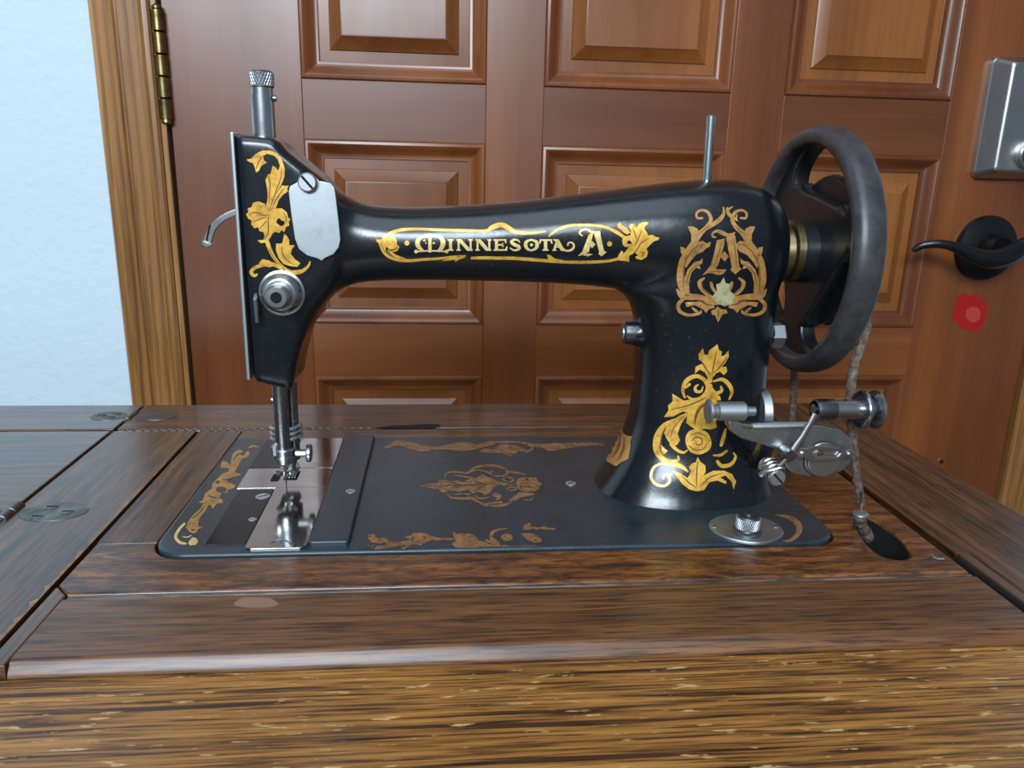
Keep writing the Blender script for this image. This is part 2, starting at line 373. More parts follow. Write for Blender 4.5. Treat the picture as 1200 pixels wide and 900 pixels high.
# paint dab, peep of old screw hole
def blob(cx, cy, rx, ry, Y, j=.2, n=26, sq=1):
    out = []
    for k in range(n):
        a = 2*PI*k/n; r = 1 + random.uniform(-j, j)*.5
        c, s = math.cos(a), math.sin(a); e = (abs(c)**(2*sq)+abs(s)**(2*sq))**(-1/(2*sq))
        v = W(cx+rx*r*c*e, cy+ry*r*s*e, Y); out.append((v.x-DX0, v.z))
    return out
tag(obj('paint_dab', plate([blob(1137, 366, 19, 21, DY, .22, 34, 1.5)], [], lambda u, v: Vector((u, 0, v)), Vector((0, -.0003, 0))), red_m, door), 'dab of red paint below the handle')
obj('paint_smear', plate([blob(1140, 368, 9, 9, DY, .2, 20)], [], lambda u, v: Vector((u, -.0003, v)), Vector((0, -.0002, 0))), red_m2, door)
v = W(1103, 541, DY)
obj('screw_hole', lathe([(0, .0050), (.0006, .0044), (.0005, .0028)], (v.x-DX0, 0, v.z), 'y', 20, sgn=-1), door_z, door, True)
obj('hole_core', lathe([(0, .0028), (.0008, .0027)], (v.x-DX0, 0, v.z), 'y', 16, sgn=-1), hole_shade_m, door)

# ---------------------------------------------------------------- table
tab = tag(empty('sewing_table', (0, 0, 0)), 'dark oak treadle sewing table with flush hinges and worn golden front edge', 'table')
TH = .020; Z0 = T-TH
def board(x0, x1, y0, y1, m, z1=T, b=.0011, name='plank', z0=None): return obj(name, bx(x0, x1, y0, y1, z0 if z0 is not None else Z0, z1, b, seg=3), m, tab, True)
SX1, SX2, RX = -.1815, -.2432, .2725
up = lambda u, v: Vector((u, v, Z0))
BX0, BX1, BY0, BY1 = -.1480, .2216, .3707, .5487                   # machine bed
g = .0008; cr_ = .0185
# front surround with rounded inside corners, belt slot at its right
RXB = .2724
hp = cr([(1001, 606), (1016, 606), (1034, 616), (1054, 630), (1067, 648), (1060, 655), (1040, 653), (1024, 645), (1008, 626)], True, 3)
hp = [P(*q) for q in hp]; hp = [(q.x, q.y) for q in hp]
poly = [(SX1+.0095, .3372), (RXB, .3372), (RXB, BY1+g-.0002), (BX1+g, BY1+g-.0002)] \
     + [(BX1+g-cr_+cr_*math.cos(a), BY0-g+cr_+cr_*math.sin(a)) for a in [-k*PI/2/8 for k in range(0, 9)]] \
     + [(BX0-g+cr_+cr_*math.cos(a), BY0-g+cr_+cr_*math.sin(a)) for a in [-PI/2-k*PI/2/8 for k in range(0, 9)]] + [(SX1+.0012, BY0+cr_-.0009), (SX1+.0012, .346)]
obj('plank', plate([poly], [hp], up, Vector((0, 0, TH)), .0018), oak_front, tab, True)
hc = (sum(q[0] for q in hp)/len(hp), sum(q[1] for q in hp)/len(hp))
obj('slot_shade', plate([hp], [[(hc[0]+(x-hc[0])*.93, hc[1]+(y-hc[1])*.97) for x, y in hp]], lambda u, v: Vector((u, v, Z0-.01)), Vector((0, 0, TH+.0088)), 0), hole_shade_m, tab)  # black ring added over the wood wall as painted slot shade
board(SX1+.0012, BX0-g, BY0+cr_-.0007, .5722, oak_y)
board(BX0-g+.0002, RXB, BY1+g, .5722, oak_x)
# border board with a rounded front lip, mitre strip at its left
lip = plate([[(.3330, 0), (.3330, TH-.0008), (.3322, TH), (.2885, TH), (.2874, TH-.0003), (.2865, TH-.0010), (.2838, TH-.0048), (.2832, TH-.0070), (.2832, 0)]], [],
            lambda u, v: Vector((SX1+.0095, u, Z0+v)), Vector((RXB-SX1-.0095, 0, 0)))
obj('plank', lip, oak_x2, tab, True)
obj('highlight_bead', bx(SX1+.0100, RXB, .3334, .3368, Z0, T-.0003, .0013, seg=4), highlight_bead_m, tab, True)  # strip added to give the groove its bright highlight line
obj('edge_strip', plate([[(SX1+.0014, .2835), (SX1+.0091, .2835), (SX1+.0091, .3364), (SX1+.0014, .3446)]], [], up, Vector((0, 0, TH)), .0008), oak_y2, tab, True)
# side boards
board(SX2+.0011, SX1-.0010, .2805, .5722, oak_y2)
board(-.62, SX2-.0011, .2805, .5722, oak_x3)
poly = [(.2865, .2805), (.352, .2805), (.352, .6385), (.2790, .6385), (.2790, .3580), (.2865, .3580)]
obj('plank', plate([poly], [], up, Vector((0, 0, TH)), .0011), oak_y, tab, True)
board(.2800, .2857, .2805, .3572, rail_m, z1=T-.0002, b=.0005, name='slide_rail', z0=T-.0026)
obj('rail_gap_shade', bx(.2790, .2862, .2807, .3570, T-.0195, T-.0027), hole_shade_m, tab)  # black block added as painted shade below the rail
# back strip in two boards
board(SX2+.0011, .2775, .5765, .6385, oak_x)
board(-.62, SX2-.0011, .5765, .6385, oak_x3)
# worn front edge board, a little lower
poly = [(-.30, .2335), (-.0100, .2178), (.40, .2010), (.40, .2828), (-.30, .2828)]
obj('front_edge_board', plate([poly], [], lambda u, v: Vector((u, v, Z0-.0062)), Vector((0, 0, TH)), .0010), oak_pale, tab, True)
obj('front_apron', bx(-.30, .35, .205, .2445, T-.14, Z0-.006, .002), oak_x, tab, True)
# black sheet painting the seam shade under the top, apron and legs
obj('cabinet_frame', bx(-.60, .345, .29, .62, T-.14, Z0-.0225, .002), table_dark, tab)
obj('seam_shade', bx(-.60, .345, .29, .63, Z0-.004, T-.013), hole_shade_m, tab)
lining = S.objects['seam_shade']
bmx = bmesh.new()
for a, b, c, d in ((-.60, BX0-.003, .24, .63), (BX1+.003, .345, .24, .63), (BX0-.003, BX1+.003, .24, BY0-.003), (BX0-.003, BX1+.003, BY1+.003, .63)): bx(a, b, c, d, Z0-.006, Z0-.0002, 0, bmx)
bmx.to_mesh(lining.data)
for lx in (-.55, .30):
    for ly in (.31, .59):
        obj('leg', tube([(lx, ly, .0), (lx, ly, .02), (lx, ly, .30), (lx, ly, T-.14)], [.022, .014, .011, .018], 12), iron, tab, True)
    obj('foot_rail', tube([(lx, .31, .10), (lx, .45, .14), (lx, .59, .10)], .009, 10), iron, tab, True)
obj('cross_brace', tube([(-.55, .45, .14), (.30, .45, .14)], .008, 10), iron, tab, True)
# piano hinge of small knuckles in the back groove
ph = obj('hinge_strip', bx(-.60, -.001, .5724, .5763, Z0, T-.0030), hplate, tab)
kme = None; x = -.240
while x < -.052:
    bm = lathe([(0, .0009), (.0006, .0017), (.0042, .0017), (.0048, .0009)], (0, 0, 0), 'x', 10)
    if kme is None: o = obj('knuckle', bm, hplate, ph, True); kme = o.data
    else: bm.free(); o = link('knuckle', kme, None, ph)
    o.location = (x, .5744, T-.0014); o.rotation_euler = (0, .10, .30); x += .0062
obj('groove_filler', bx(.001, .275, .5724, .5763, Z0, T-.0016), oak_x, tab)
# splintered notch in the groove
nt_ = [P(*q) for q in ((440, 501.5), (458, 499), (480, 498.5), (500, 497), (514, 497.5), (517, 500), (505, 502), (470, 502.5))]
obj('notch', plate([[(q.x, q.y) for q in nt_]], [], lambda u, v: Vector((u, v, T-.0001)), Vector((0, 0, .0003))), hole_shade_m, tab)

def hinge_oval(cx, cy, rx, ry, barrel, sc):
    z = T-.0010
    o = obj('hinge_plate', plate([ell(cx, cy, rx, ry, 36)], [], lambda u, v: Vector((u, v, z)), Vector((0, 0, .0013)), .0003), hplate, tab, True)
    for dx, dy in sc:
        bm = lathe([(0, .0036), (.0004, .0036), (.0006, .0030)], (cx+dx, cy+dy, T+.0001), 'z', 18)
        s = obj('screw', bm, hplate, o, True); obj('slot', bx(-.0028, .0028, -.0004, .0004, T+.0005, T+.0009), hole_shade_m, s).location = (cx+dx, cy+dy, 0)
    return o
h = hinge_oval(-.2195, .4285, .0185, .0125, 0, ((-.006, -.0065), (.0075, -.0005), (-.004, .0065)))
h = hinge_oval(-.2680, .4285, .0195, .0125, 0, ((.004, -.0065), (-.0085, -.0005), (.004, .0065)))
obj('hinge_barrel', lathe([(0, .0030), (.0005, .0036), (.0095, .0036), (.010, .0028), (.0105, .0036), (.0205, .0036), (.0215, .0028)], (SX2, .4180, T-.0006), 'y', 16), hplate, tab, True)
h = hinge_oval(-.2600, .6085, .0135, .0115, 0, ((-.006, .001), (.003, -.005), (.004, .005)))
h = hinge_oval(-.2235, .6085, .0150, .0115, 0, ())
obj('hinge_barrel', lathe([(0, .0022), (.0005, .0028), (.020, .0028), (.0205, .0022)], (SX2, .598, T-.0008), 'y', 16), hplate, tab, True)
# ragged lighter wood along the seam, water mark, paint fleck
rag = []
N_ = 60
for k in range(N_+1):
    y = .300 + (.505-.300)*k/N_; rag.append((SX1-.0010, y))
for k in range(N_, -1, -1):
    y = .300 + (.505-.300)*k/N_; wv = max(.0002, .0022*abs(math.sin(k*.9)+.6*math.sin(k*2.3)) * (1 - .7*k/N_)); rag.append((SX1-.0012-wv, y))
obj('splintered_edge', plate([rag], [], lambda u, v: Vector((u, v, T-.0001)), Vector((0, 0, .0002))), trim_oak, tab)
q = [P(300+25*math.cos(a)*(1+.12*math.sin(3*a)), 706+7*math.sin(a)*(1+.15*math.cos(2*a))) for a in [2*PI*k/30 for k in range(30)]]
obj('water_mark', plate([[(v.x, v.y) for v in q]], [], lambda u, v: Vector((u, v, T)), Vector((0, 0, .0001))), stain_m, tab)
obj('paint_fleck', tube([P(*q, T+.0003) for q in ((1091, 650), (1094, 653), (1099, 655), (1106, 655))], .0005, 6), nickel_dull, tab)

# ---------------------------------------------------------------- sewing machine
MY = .458
sm = tag(empty('sewing_machine', (0, 0, 0)), 'antique black cast iron sewing machine with gold scroll decoration and lettering on its arm', 'sewing machine')
BZ = T + .0016
bedp = rrect(BX0, BX1, BY0, BY1, .018, 10, (.018, .018, .006, .006))
bed = obj('bed', plate([bedp], [], lambda u, v: Vector((u, v, T-.022)), Vector((0, 0, BZ-T+.022)), .0018), bed_m, sm, True)
def pz(*pts, z=BZ): return [(v.x, v.y) for v in (P(*q, z) for q in pts)]
def flat(name, poly, z0, z1, m, b=.0004, holes=(), parent=sm): return obj(name, plate([poly], list(holes), lambda u, v: Vector((u, v, z0)), Vector((0, 0, z1-z0)), b), m, parent, True)
XA, XB, XC, XD = -.1245, -.0702, -.0477, -.1010
ZP = BZ + .0006
flat('cover_plate', rrect(XA, XD+.0002, .4875, .5440, .0005, 2), BZ-.0005, ZP, dark_reflection_plate)
flat('back_slide', rrect(XD+.0006, XB, .4875, .5465, .0005, 2), BZ-.0005, ZP, mirror)
slot1 = [(-.1062, .4655), (-.1030, .4655), (-.1030, .4800), (-.1062, .4800)]
slot2 = [(-.0985, .4690), (-.0910, .4690), (-.0910, .4815), (-.0985, .4815)]
ndl = flat('needle_plate', rrect(XA, XB, .4545, .4870, .0005, 2), BZ-.0005, ZP+.0001, mirror, holes=[rrect(-.1062, -.1015, .4645, .4810, .0012, 3), rrect(-.0985, -.0905, .4665, .4820, .0006, 2)])
obj('slot_dark', bx(-.1080, -.0895, .4635, .4835, BZ-.0004, BZ+.0001), hole_shade_m, ndl)
for k in range(4): obj('feed_tooth_row', bx(-.0975+k*.0017, -.0966+k*.0017, .4690, .4800, BZ, ZP+.0009, .0002), nickel, ndl)
flat('front_plate', rrect(XA+.002, XD-.0004, .3800, .4530, .0006, 2), BZ-.0005, ZP, dark_reflection_plate)
sl = flat('slide_plate', rrect(XD, XB+.0010, .3735, .4538, .003, 6, (.004, .004, .0004, .0004)), BZ-.0005, ZP+.0006, mirror, .0005)
gp = tube([P(x, y, ZP+.0007) for x, y in ((317, 637), (322, 633.5), (330, 632), (336, 633.5), (340, 637))], .0004, 6)
obj('grip_groove', gp, nickel_dull, sl, True)
flat('arm_rest_plate', rrect(XB+.0014, XC, .3765, .5460, .002, 5), BZ-.0005, BZ+.0030, bed_m, .0012)
def screw(c, axis, r, h, m, parent, slot=.6, name='screw', sgn=1, sm_=True):
    """slotted screw head"""
    n = 24; bm = bmesh.new(); ca, sa = math.cos(slot), math.sin(slot); sw = r*.13
    bm = lathe([(0, r*.98), (h*.75, r), (h, r*.86)], (0, 0, 0), 'z', n)
    o = obj(name, bm, m, parent, True)
    q = Vector((0, 0, sgn)) if axis == 'z' else Vector((0, sgn, 0)) if axis == 'y' else Vector((sgn, 0, 0))
    o.rotation_euler = q.to_track_quat('Z', 'Y').to_euler(); o.location = c
    s = obj('slot', bx(-r*.84, r*.84, -sw, sw, h*.7, h*1.03), hole_shade_m, o); s.rotation_euler = (0, 0, slot)
    return o
v = P(411, 576, BZ+.003); screw((v.x, v.y, BZ+.0028), 'z', .0030, .0008, white_m, sm)
v = P(669, 567, BZ); screw((v.x, v.y, BZ-.0002), 'z', .0034, .0010, white_m, sm)
v = P(308, 582, ZP); screw((v.x, v.y, ZP-.0003), 'z', .0042, .0008, white_m, sm)
v = P(296, 609, ZP); screw((v.x, v.y, ZP-.0003), 'z', .0022, .0008, white_m, sm)

# --- casting: head, arm and pillar in one surface
cast = bmesh.new()
def addmesh(bm):
    me = bpy.data.meshes.new('t'); bm.to_mesh(me); bm.free(); cast.from_mesh(me); bpy.data.meshes.remove(me)
hpts = [(273, 157, .4365), (300, 159, .445), (325, 162, .455), (336, 167, .462), (347, 177, .472), (370, 195, .475), (390, 211, .472), (402, 226, .468), (406, 240, .466), (406, 300, .466), (400, 332, .472),
        (383, 352, .476), (372, 372, .477), (365, 392, .478), (360, 412, .478), (357, 432, .478), (350, 443, .472), (342, 448, .455), (296, 449, .4365)]
hw = [W(*q) for q in hpts]; hpoly = [(v.x, v.z) for v in hw]
bm = plate([hpoly], [], lambda u, v: Vector((u, .4815, v)), Vector((0, -.0455, 0)), .0045)
addmesh(bm)
def sup(a, n):
    c, s = math.cos(a), math.sin(a)
    return math.copysign(abs(c)**(2/n), c), math.copysign(abs(s)**(2/n), s)
def loftx(secs, n=48):
    bm = bmesh.new(); R = []
    for px, t, b, yh, ex in secs:
        A = W(px, t, MY); B = W(px, b, MY); cz = (A.z+B.z)/2; hz = (A.z-B.z)/2; x = W(px, (t+b)/2, MY).x
        R.append([bm.verts.new((x, MY+yh*sup(2*PI*k/n, ex)[0], cz+hz*sup(2*PI*k/n, ex)[1])) for k in range(n)])
    for A, B in zip(R, R[1:]):
        for k in range(n): bm.faces.new((A[k], A[(k+1) % n], B[(k+1) % n], B[k]))
    bm.faces.new(R[0]); bm.faces.new(R[-1]); bmesh.ops.recalc_face_normals(bm, faces=bm.faces); return bm
arm = [(352, 190, 400, .0195, 3), (366, 199, 378, .0200, 3), (380, 208, 356, .0202, 2.8), (395, 220, 341, .0202, 2.6), (412, 231, 333, .0202, 2.4), (432, 239, 329.5, .0202, 2.2), (470, 242.5, 328, .0203, 2.1), (520, 241.5, 328, .0205, 2.1),
       (580, 238, 329, .021, 2.1), (640, 231.5, 331, .022, 2.1), (700, 224, 335, .024, 2.15), (745, 218, 342, .0262, 2.2), (785, 213, 352, .0285, 2.25), (825, 210, 360, .0300, 2.3), (855, 211, 362, .0300, 2.3), (878, 217.5, 362, .0292, 2.3),
       (895, 229, 356, .0270, 2.3), (905, 242, 345, .0235, 2.3), (911, 262, 325, .0165, 2.2), (913, 282, 305, .007, 2)]
addmesh(loftx(cr(arm, n=3)))
def loftz(secs, n=56):
    bm = bmesh.new(); R = []
    for py, l, r, yh, ex, yc in secs:
        A = W(l, py, MY); B = W(r, py, MY); cx = (A.x+B.x)/2; hx = (B.x-A.x)/2; z = (A.z+B.z)/2
        R.append([bm.verts.new((cx+hx*sup(2*PI*k/n, ex)[0], yc+yh*sup(2*PI*k/n, ex)[1], z)) for k in range(n)])
    for A, B in zip(R, R[1:]):
        for k in range(n): bm.faces.new((A[k], A[(k+1) % n], B[(k+1) % n], B[k]))
    bm.faces.new(R[0]); bm.faces.new(R[-1]); bmesh.ops.recalc_face_normals(bm, faces=bm.faces); return bm
pil = [(270, 760, 905, .0285, 2.6, MY), (300, 752, 908, .0295, 2.6, MY), (325, 738, 909, .0295, 2.5, MY), (338, 722, 908, .0290, 2.4, MY), (346, 731, 907, .0290, 2.4, MY), (357, 739, 905, .0290, 2.5, MY), (375, 744, 901, .0290, 2.6, MY), (400, 746, 897, .0290, 2.6, MY),
       (430, 746, 893.5, .0295, 2.6, MY), (460, 743, 891, .0305, 2.6, MY), (490, 738, 889, .0325, 2.5, MY), (515, 729, 889, .0350, 2.5, MY), (535, 718, 890, .0380, 2.5, MY-.001), (552, 706, 893, .0410, 2.4, MY-.001), (564, 697, 897, .0430, 2.3, MY-.002),
       (570, 693, 899, .0440, 2.3, MY-.002), (573, 691, 900, .0445, 2.2, MY-.002), (590, 691, 900, .0445, 2.2, MY-.002)]
addmesh(loftz(cr(pil, n=3)))
bz_ = W(745, 392, .45)
addmesh(lathe([(0, .0072), (.012, .0085)], (bz_.x-.003, .452, bz_.z), 'x', 24))      # boss at the left of the pillar
bn = W(895, 392, .452)
addmesh(lathe([(-.012, .0105), (.003, .0080)], (bn.x+.002, .452, bn.z), 'x', 24))
me = bpy.data.meshes.new('casting'); cast.to_mesh(me); cast.free()
co_ = link('casting', me, japan)
rm = co_.modifiers.new('r', 'REMESH'); rm.mode = 'VOXEL'; rm.voxel_size = .00125; rm.use_smooth_shade = True
sm1 = co_.modifiers.new('s', 'SMOOTH'); sm1.factor = .5; sm1.iterations = 14
dg = bpy.context.evaluated_depsgraph_get()
me2 = bpy.data.meshes.new_from_object(co_.evaluated_get(dg)); me2.name = 'casting'
bpy.data.objects.remove(co_)
import numpy as np
def blend(me, boxes):
    nv = len(me.vertices); co = np.empty(nv*3); me.vertices.foreach_get('co', co); co = co.reshape(-1, 3)
    ed = np.empty(len(me.edges)*2, dtype=np.int64); me.edges.foreach_get('vertices', ed); ed = ed.reshape(-1, 2)
    deg = np.bincount(ed.ravel(), minlength=nv)[:, None]; deg[deg == 0] = 1
    wt = np.zeros(nv)
    for cx, cz, rx, rz, k in boxes:
        d = np.sqrt(((co[:, 0]-cx)/rx)**2 + ((co[:, 2]-cz)/rz)**2); wt = np.maximum(wt, k*np.clip((1-d)*2.2, 0, 1))
    wt = wt[:, None]
    for it in range(260):
        acc = np.zeros_like(co); np.add.at(acc, ed[:, 0], co[ed[:, 1]]); np.add.at(acc, ed[:, 1], co[ed[:, 0]])
        lap = acc/deg - co; co += (.5 if it % 2 == 0 or it > 200 else -.47)*wt*lap
    me.vertices.foreach_set('co', co.ravel()); me.update()
c1_, c2_, c3_ = W(748, 345, MY), W(402, 240, MY), W(375, 350, MY)
c4_ = W(830, 345, MY)
blend(me2, [(c4_.x, c4_.z, .056, .030, 1), (c2_.x, c2_.z, .024, .030, 1), (c3_.x, c3_.z, .020, .022, .8)])
for p in me2.polygons: p.use_smooth = True
if not me2.materials: me2.materials.append(japan)
body = bpy.data.objects.new('arm_and_pillar', me2); S.collection.objects.link(body); body.parent = sm
BV = BVHTree.FromPolygons([v.co for v in me2.vertices], [p.vertices for p in me2.polygons])

# --- flat gold leaf decoration laid on the iron: outlines become thin meshes lying on the surface
class Art:
    def __init__(s, ox, oy, sc): s.o = (ox, oy, sc); s.p = []
    def _t(s, q): return (s.o[0]+q[0]*s.o[2], s.o[1]+q[1]*s.o[2])
    def poly(s, pts, smooth=0): s.p.append([s._t(q) for q in (cr(pts, True, smooth) if smooth else pts)]); return s
    def stroke(s, pts, n=5):
        q = cr(pts, n=n); L = []; R = []
        for i, (x, y, w_) in enumerate(q):
            a = q[max(0, i-1)]; b = q[min(len(q)-1, i+1)]; dx, dy = b[0]-a[0], b[1]-a[1]; l = math.hypot(dx, dy) or 1
            nx, ny = -dy/l*w_/2, dx/l*w_/2; L.append((x+nx, y+ny)); R.append((x-nx, y-ny))
        for i in range(len(q)-1):                      # quads keep tight curls simple
            s.p.append([s._t(t) for t in (L[i], L[i+1], R[i+1], R[i])])
        for e in (0, -1):
            if q[e][2] > 9: s.dot(q[e][0], q[e][1], q[e][2]*.5)
        return s
    def dot(s, x, y, r, ry=None): s.p.append([s._t((x+r*math.cos(2*PI*k/14), y+(ry or r)*math.sin(2*PI*k/14))) for k in range(14)]); return s
    def mirror(s, cx, fn):
        fn(s, lambda x: x); fn(s, lambda x: 2*cx-x); return s
def decal(name, art, m, parent=None, on='body', off=.00025, step=3.5, z=None):
    bm = bmesh.new()
    # union of all outlines in one triangulation, with interior points so that it follows the curve
    vs = []; es = []; fs_in = []
    for pl in art.p:
        b = len(vs); vs += [Vector(q) for q in pl]; fs_in.append(list(range(b, b+len(pl))))
        for i in range(len(pl)): es.append((b+i, b+(i+1) % len(pl)))
    if z is None:
        x0, x1 = min(v.x for v in vs), max(v.x for v in vs); y0, y1 = min(v.y for v in vs), max(v.y for v in vs)
        y = y0
        while y < y1:
            x = x0
            while x < x1: vs.append(Vector((x, y))); x += step
            y += step
    v, e, f, *_ = delaunay_2d_cdt(vs, es, [], 0, 1e-4)
    def inside(px, py, pl):
        c = False; j = len(pl)-1
        for i in range(len(pl)):
            if (pl[i][1] > py) != (pl[j][1] > py) and px < (pl[j][0]-pl[i][0])*(py-pl[i][1])/(pl[j][1]-pl[i][1])+pl[i][0]: c = not c
            j = i
        return c
    bb = [(min(q[0] for q in pl), max(q[0] for q in pl), min(q[1] for q in pl), max(q[1] for q in pl)) for pl in art.p]
    hit = {}
    def pos(i):
        if i in hit: return hit[i]
        px, py = v[i]
        if z is not None: r = P(px, py, z) + Vector((0, 0, off))
        else:
            d = (AF + AR*((px-600)/FPX) - AU*((py-450)/FPX)).normalized(); loc, nrm, *_ = BV.ray_cast(CAM, d)
            r = None if loc is None or loc.y > .50 else loc + nrm*off
        hit[i] = bm.verts.new(r) if r is not None else None
        return hit[i]
    for t in f:
        cx = (v[t[0]].x+v[t[1]].x+v[t[2]].x)/3; cy = (v[t[0]].y+v[t[1]].y+v[t[2]].y)/3
        if not any(b_[0] <= cx <= b_[1] and b_[2] <= cy <= b_[3] and inside(cx, cy, pl) for b_, pl in zip(bb, art.p)): continue
        q = [pos(i) for i in t]
        if None in q: continue
        try: bm.faces.new(q)
        except ValueError: pass
    bmesh.ops.recalc_face_normals(bm, faces=bm.faces)
    for fa in bm.faces:
        fa.smooth = True
    me = bpy.data.meshes.new(name); bm.to_mesh(me); bm.free()
    o = link(name, me, m, parent or sm)
    if name in ('leaf_shading', 'ground_gap', 'pale_scroll', 'gold_lettering', 'bed_scroll'): o['kind'] = 'stuff'
    return o

# head scroll
a = Art(270, 160, .189)
a.poly([(100, 143), (130, 137), (160, 105), (200, 87), (250, 87), (290, 105), (322, 150), (338, 200), (335, 250), (315, 300), (290, 340), (280, 380), (268, 440), (240, 470), (222, 430), (232, 380), (228, 320), (218, 270), (232, 235), (250, 232), (262, 180), (280, 190), (298, 212), (308, 180), (293, 140), (270, 117), (228, 107), (205, 120), (207, 148), (228, 162), (192, 182), (177, 213), (160, 224), (152, 190), (140, 165), (118, 158)])
a.poly([(258, 445), (275, 380), (300, 330), (320, 303), (340, 306), (362, 305), (352, 322), (356, 342), (330, 358), (300, 395), (280, 450)])
a.poly([(140, 410), (175, 402), (215, 418), (235, 455), (280, 445), (320, 445), (350, 470), (360, 505), (373, 512), (362, 530), (366, 552), (345, 560), (335, 592), (318, 580), (302, 598), (280, 590), (262, 600), (250, 625), (225, 655), (190, 662), (168, 643), (205, 640), (212, 620), (205, 592), (182, 588), (172, 562), (150, 570), (130, 545), (132, 520), (112, 510), (98, 480), (112, 470), (108, 445), (132, 438)])
a.stroke([(230, 655, 26), (245, 700, 24), (275, 755, 20), (315, 800, 16), (350, 825, 14)]).stroke([(330, 810, 10), (370, 838, 22), (415, 842, 28), (455, 828, 22), (485, 800, 14), (495, 772, 5)])
a.poly([(335, 603), (352, 618), (365, 640), (365, 672), (400, 675), (380, 700), (375, 728), (400, 760), (435, 785), (415, 808), (370, 802), (330, 790), (298, 750), (282, 700), (285, 662), (305, 665), (322, 660)])
a.stroke([(330, 832, 8), (285, 800, 22), (240, 790, 26), (190, 800, 22), (150, 815, 22), (130, 840, 22), (148, 862, 20), (165, 855, 12)]).poly([(175, 785), (200, 760), (240, 768), (290, 800), (240, 810), (200, 800)])
d_ = decal('gold_scroll', a, gold)
a = Art(270, 160, .189)
a.poly([(285, 530), (300, 505), (318, 520), (335, 525), (335, 545), (315, 555), (300, 545)], 3); decal('ground_gap', a, japan_flat, d_, off=.00035)
a = Art(270, 160, .189)
a.stroke([(236, 470, 3), (262, 400, 6), (290, 320, 6), (312, 260, 5), (318, 200, 3)]).stroke([(250, 460, 3), (290, 380, 6), (330, 325, 4)]).stroke([(120, 480, 3), (160, 470, 6), (210, 490, 6), (235, 480, 3)]).stroke([(140, 530, 3), (185, 510, 6), (225, 500, 3)])
a.stroke([(210, 640, 3), (235, 590, 7), (235, 530, 5), (240, 480, 3)]).stroke([(330, 470, 3), (345, 500, 6), (345, 540, 3)]).stroke([(320, 680, 3), (325, 730, 8), (360, 775, 5), (400, 795, 3)]).stroke([(240, 700, 3), (280, 765, 5), (340, 820, 3)]).stroke([(160, 200, 3), (175, 160, 6), (205, 115, 3)])
a.stroke([(235, 240, 3), (245, 290, 7), (243, 350, 5), (240, 420, 3)]).stroke([(180, 570, 3), (205, 545, 5), (225, 520, 3)])
decal('leaf_shading', a, vein, d_, off=.00035)

# arm panel: border, flowers, name
a = Art(430, 250, .15)
a.poly([(66, 200), (85, 205), (110, 203), (150, 180), (190, 178), (222, 190), (235, 215), (232, 240), (255, 262), (240, 292), (205, 302), (175, 285), (160, 262), (145, 270), (150, 300), (120, 300), (108, 265), (95, 235), (80, 225)])
a.stroke([(105, 240, 26), (135, 300, 30), (180, 338, 30), (250, 362, 28), (340, 368, 24), (430, 360, 22), (560, 352, 20), (680, 338, 18), (770, 330, 10)]).stroke([(170, 290, 16), (220, 330, 20), (290, 352, 14)]).poly([(580, 372), (650, 350), (770, 335), (765, 345), (720, 360), (690, 378), (690, 362)])
a.stroke([(820, 348, 20), (900, 346, 24), (1000, 348, 24), (1150, 350, 26), (1290, 360, 26), (1420, 370, 24)], 3)
a.stroke([(130, 192, 20), (180, 160, 26), (260, 132, 26), (400, 124, 22), (600, 132, 22), (800, 136, 22), (930, 138, 24), (980, 110, 36), (1050, 92, 40), (1110, 118, 36), (1170, 150, 26), (1280, 155, 20), (1390, 142, 14)], 4)
a.dot(312, 232, 20, 20)
a.o = (600, 250, .15)
a.poly([(270, 322), (300, 325), (330, 350), (400, 365), (400, 390), (330, 385), (290, 372)])
a.stroke([(250, 370, 22), (400, 378, 22), (560, 380, 24), (700, 376, 22), (800, 362, 22), (860, 338, 24), (910, 300, 40), (940, 260, 50)])
a.stroke([(285, 185, 6), (310, 160, 16), (360, 125, 20), (440, 100, 22), (540, 92, 20), (650, 96, 20), (740, 112, 22), (820, 150, 26), (880, 190, 26)]).poly([(820, 95), (840, 70), (860, 95), (900, 118), (930, 150), (900, 165), (850, 138)])
a.poly([(860, 218), (862, 195), (885, 178), (925, 172), (930, 140), (915, 108), (925, 85), (950, 82), (980, 108), (990, 85), (1020, 70), (1060, 70), (1065, 85), (1042, 95), (1032, 118), (1055, 150), (1060, 172), (1100, 168), (1118, 182), (1155, 190), (1142, 208), (1108, 218), (1080, 245), (1050, 275), (1062, 300), (1052, 340), (1010, 364), (968, 352), (962, 335), (985, 330), (960, 305), (915, 330), (915, 380), (890, 372), (840, 368), (820, 355), (835, 320), (855, 290), (868, 300), (865, 330), (900, 305), (930, 262), (936, 228), (915, 208), (898, 220), (900, 238), (922, 240), (915, 262), (885, 262), (865, 245)])
a.dot(762, 238, 20)
bd_ = decal('gold_border', a, gold)
a = Art(600, 250, .15)
a.stroke([(930, 330, 3), (970, 290, 8), (1010, 230, 8), (1070, 195, 4)]).stroke([(960, 250, 3), (985, 200, 8), (1010, 140, 4)]).stroke([(1000, 300, 3), (1030, 310, 9), (1010, 340, 4)]).stroke([(940, 110, 3), (960, 160, 8), (975, 210, 4)]).stroke([(880, 160, 3), (830, 120, 7), (760, 105, 3)])
a.o = (430, 250, .15); a.stroke([(160, 270, 4), (185, 288, 14), (215, 280, 10), (240, 262, 4)]).stroke([(120, 260, 3), (160, 315, 8), (240, 350, 3)])
decal('leaf_shading', a, vein, bd_, off=.00035)
a = Art(430, 250, .15)
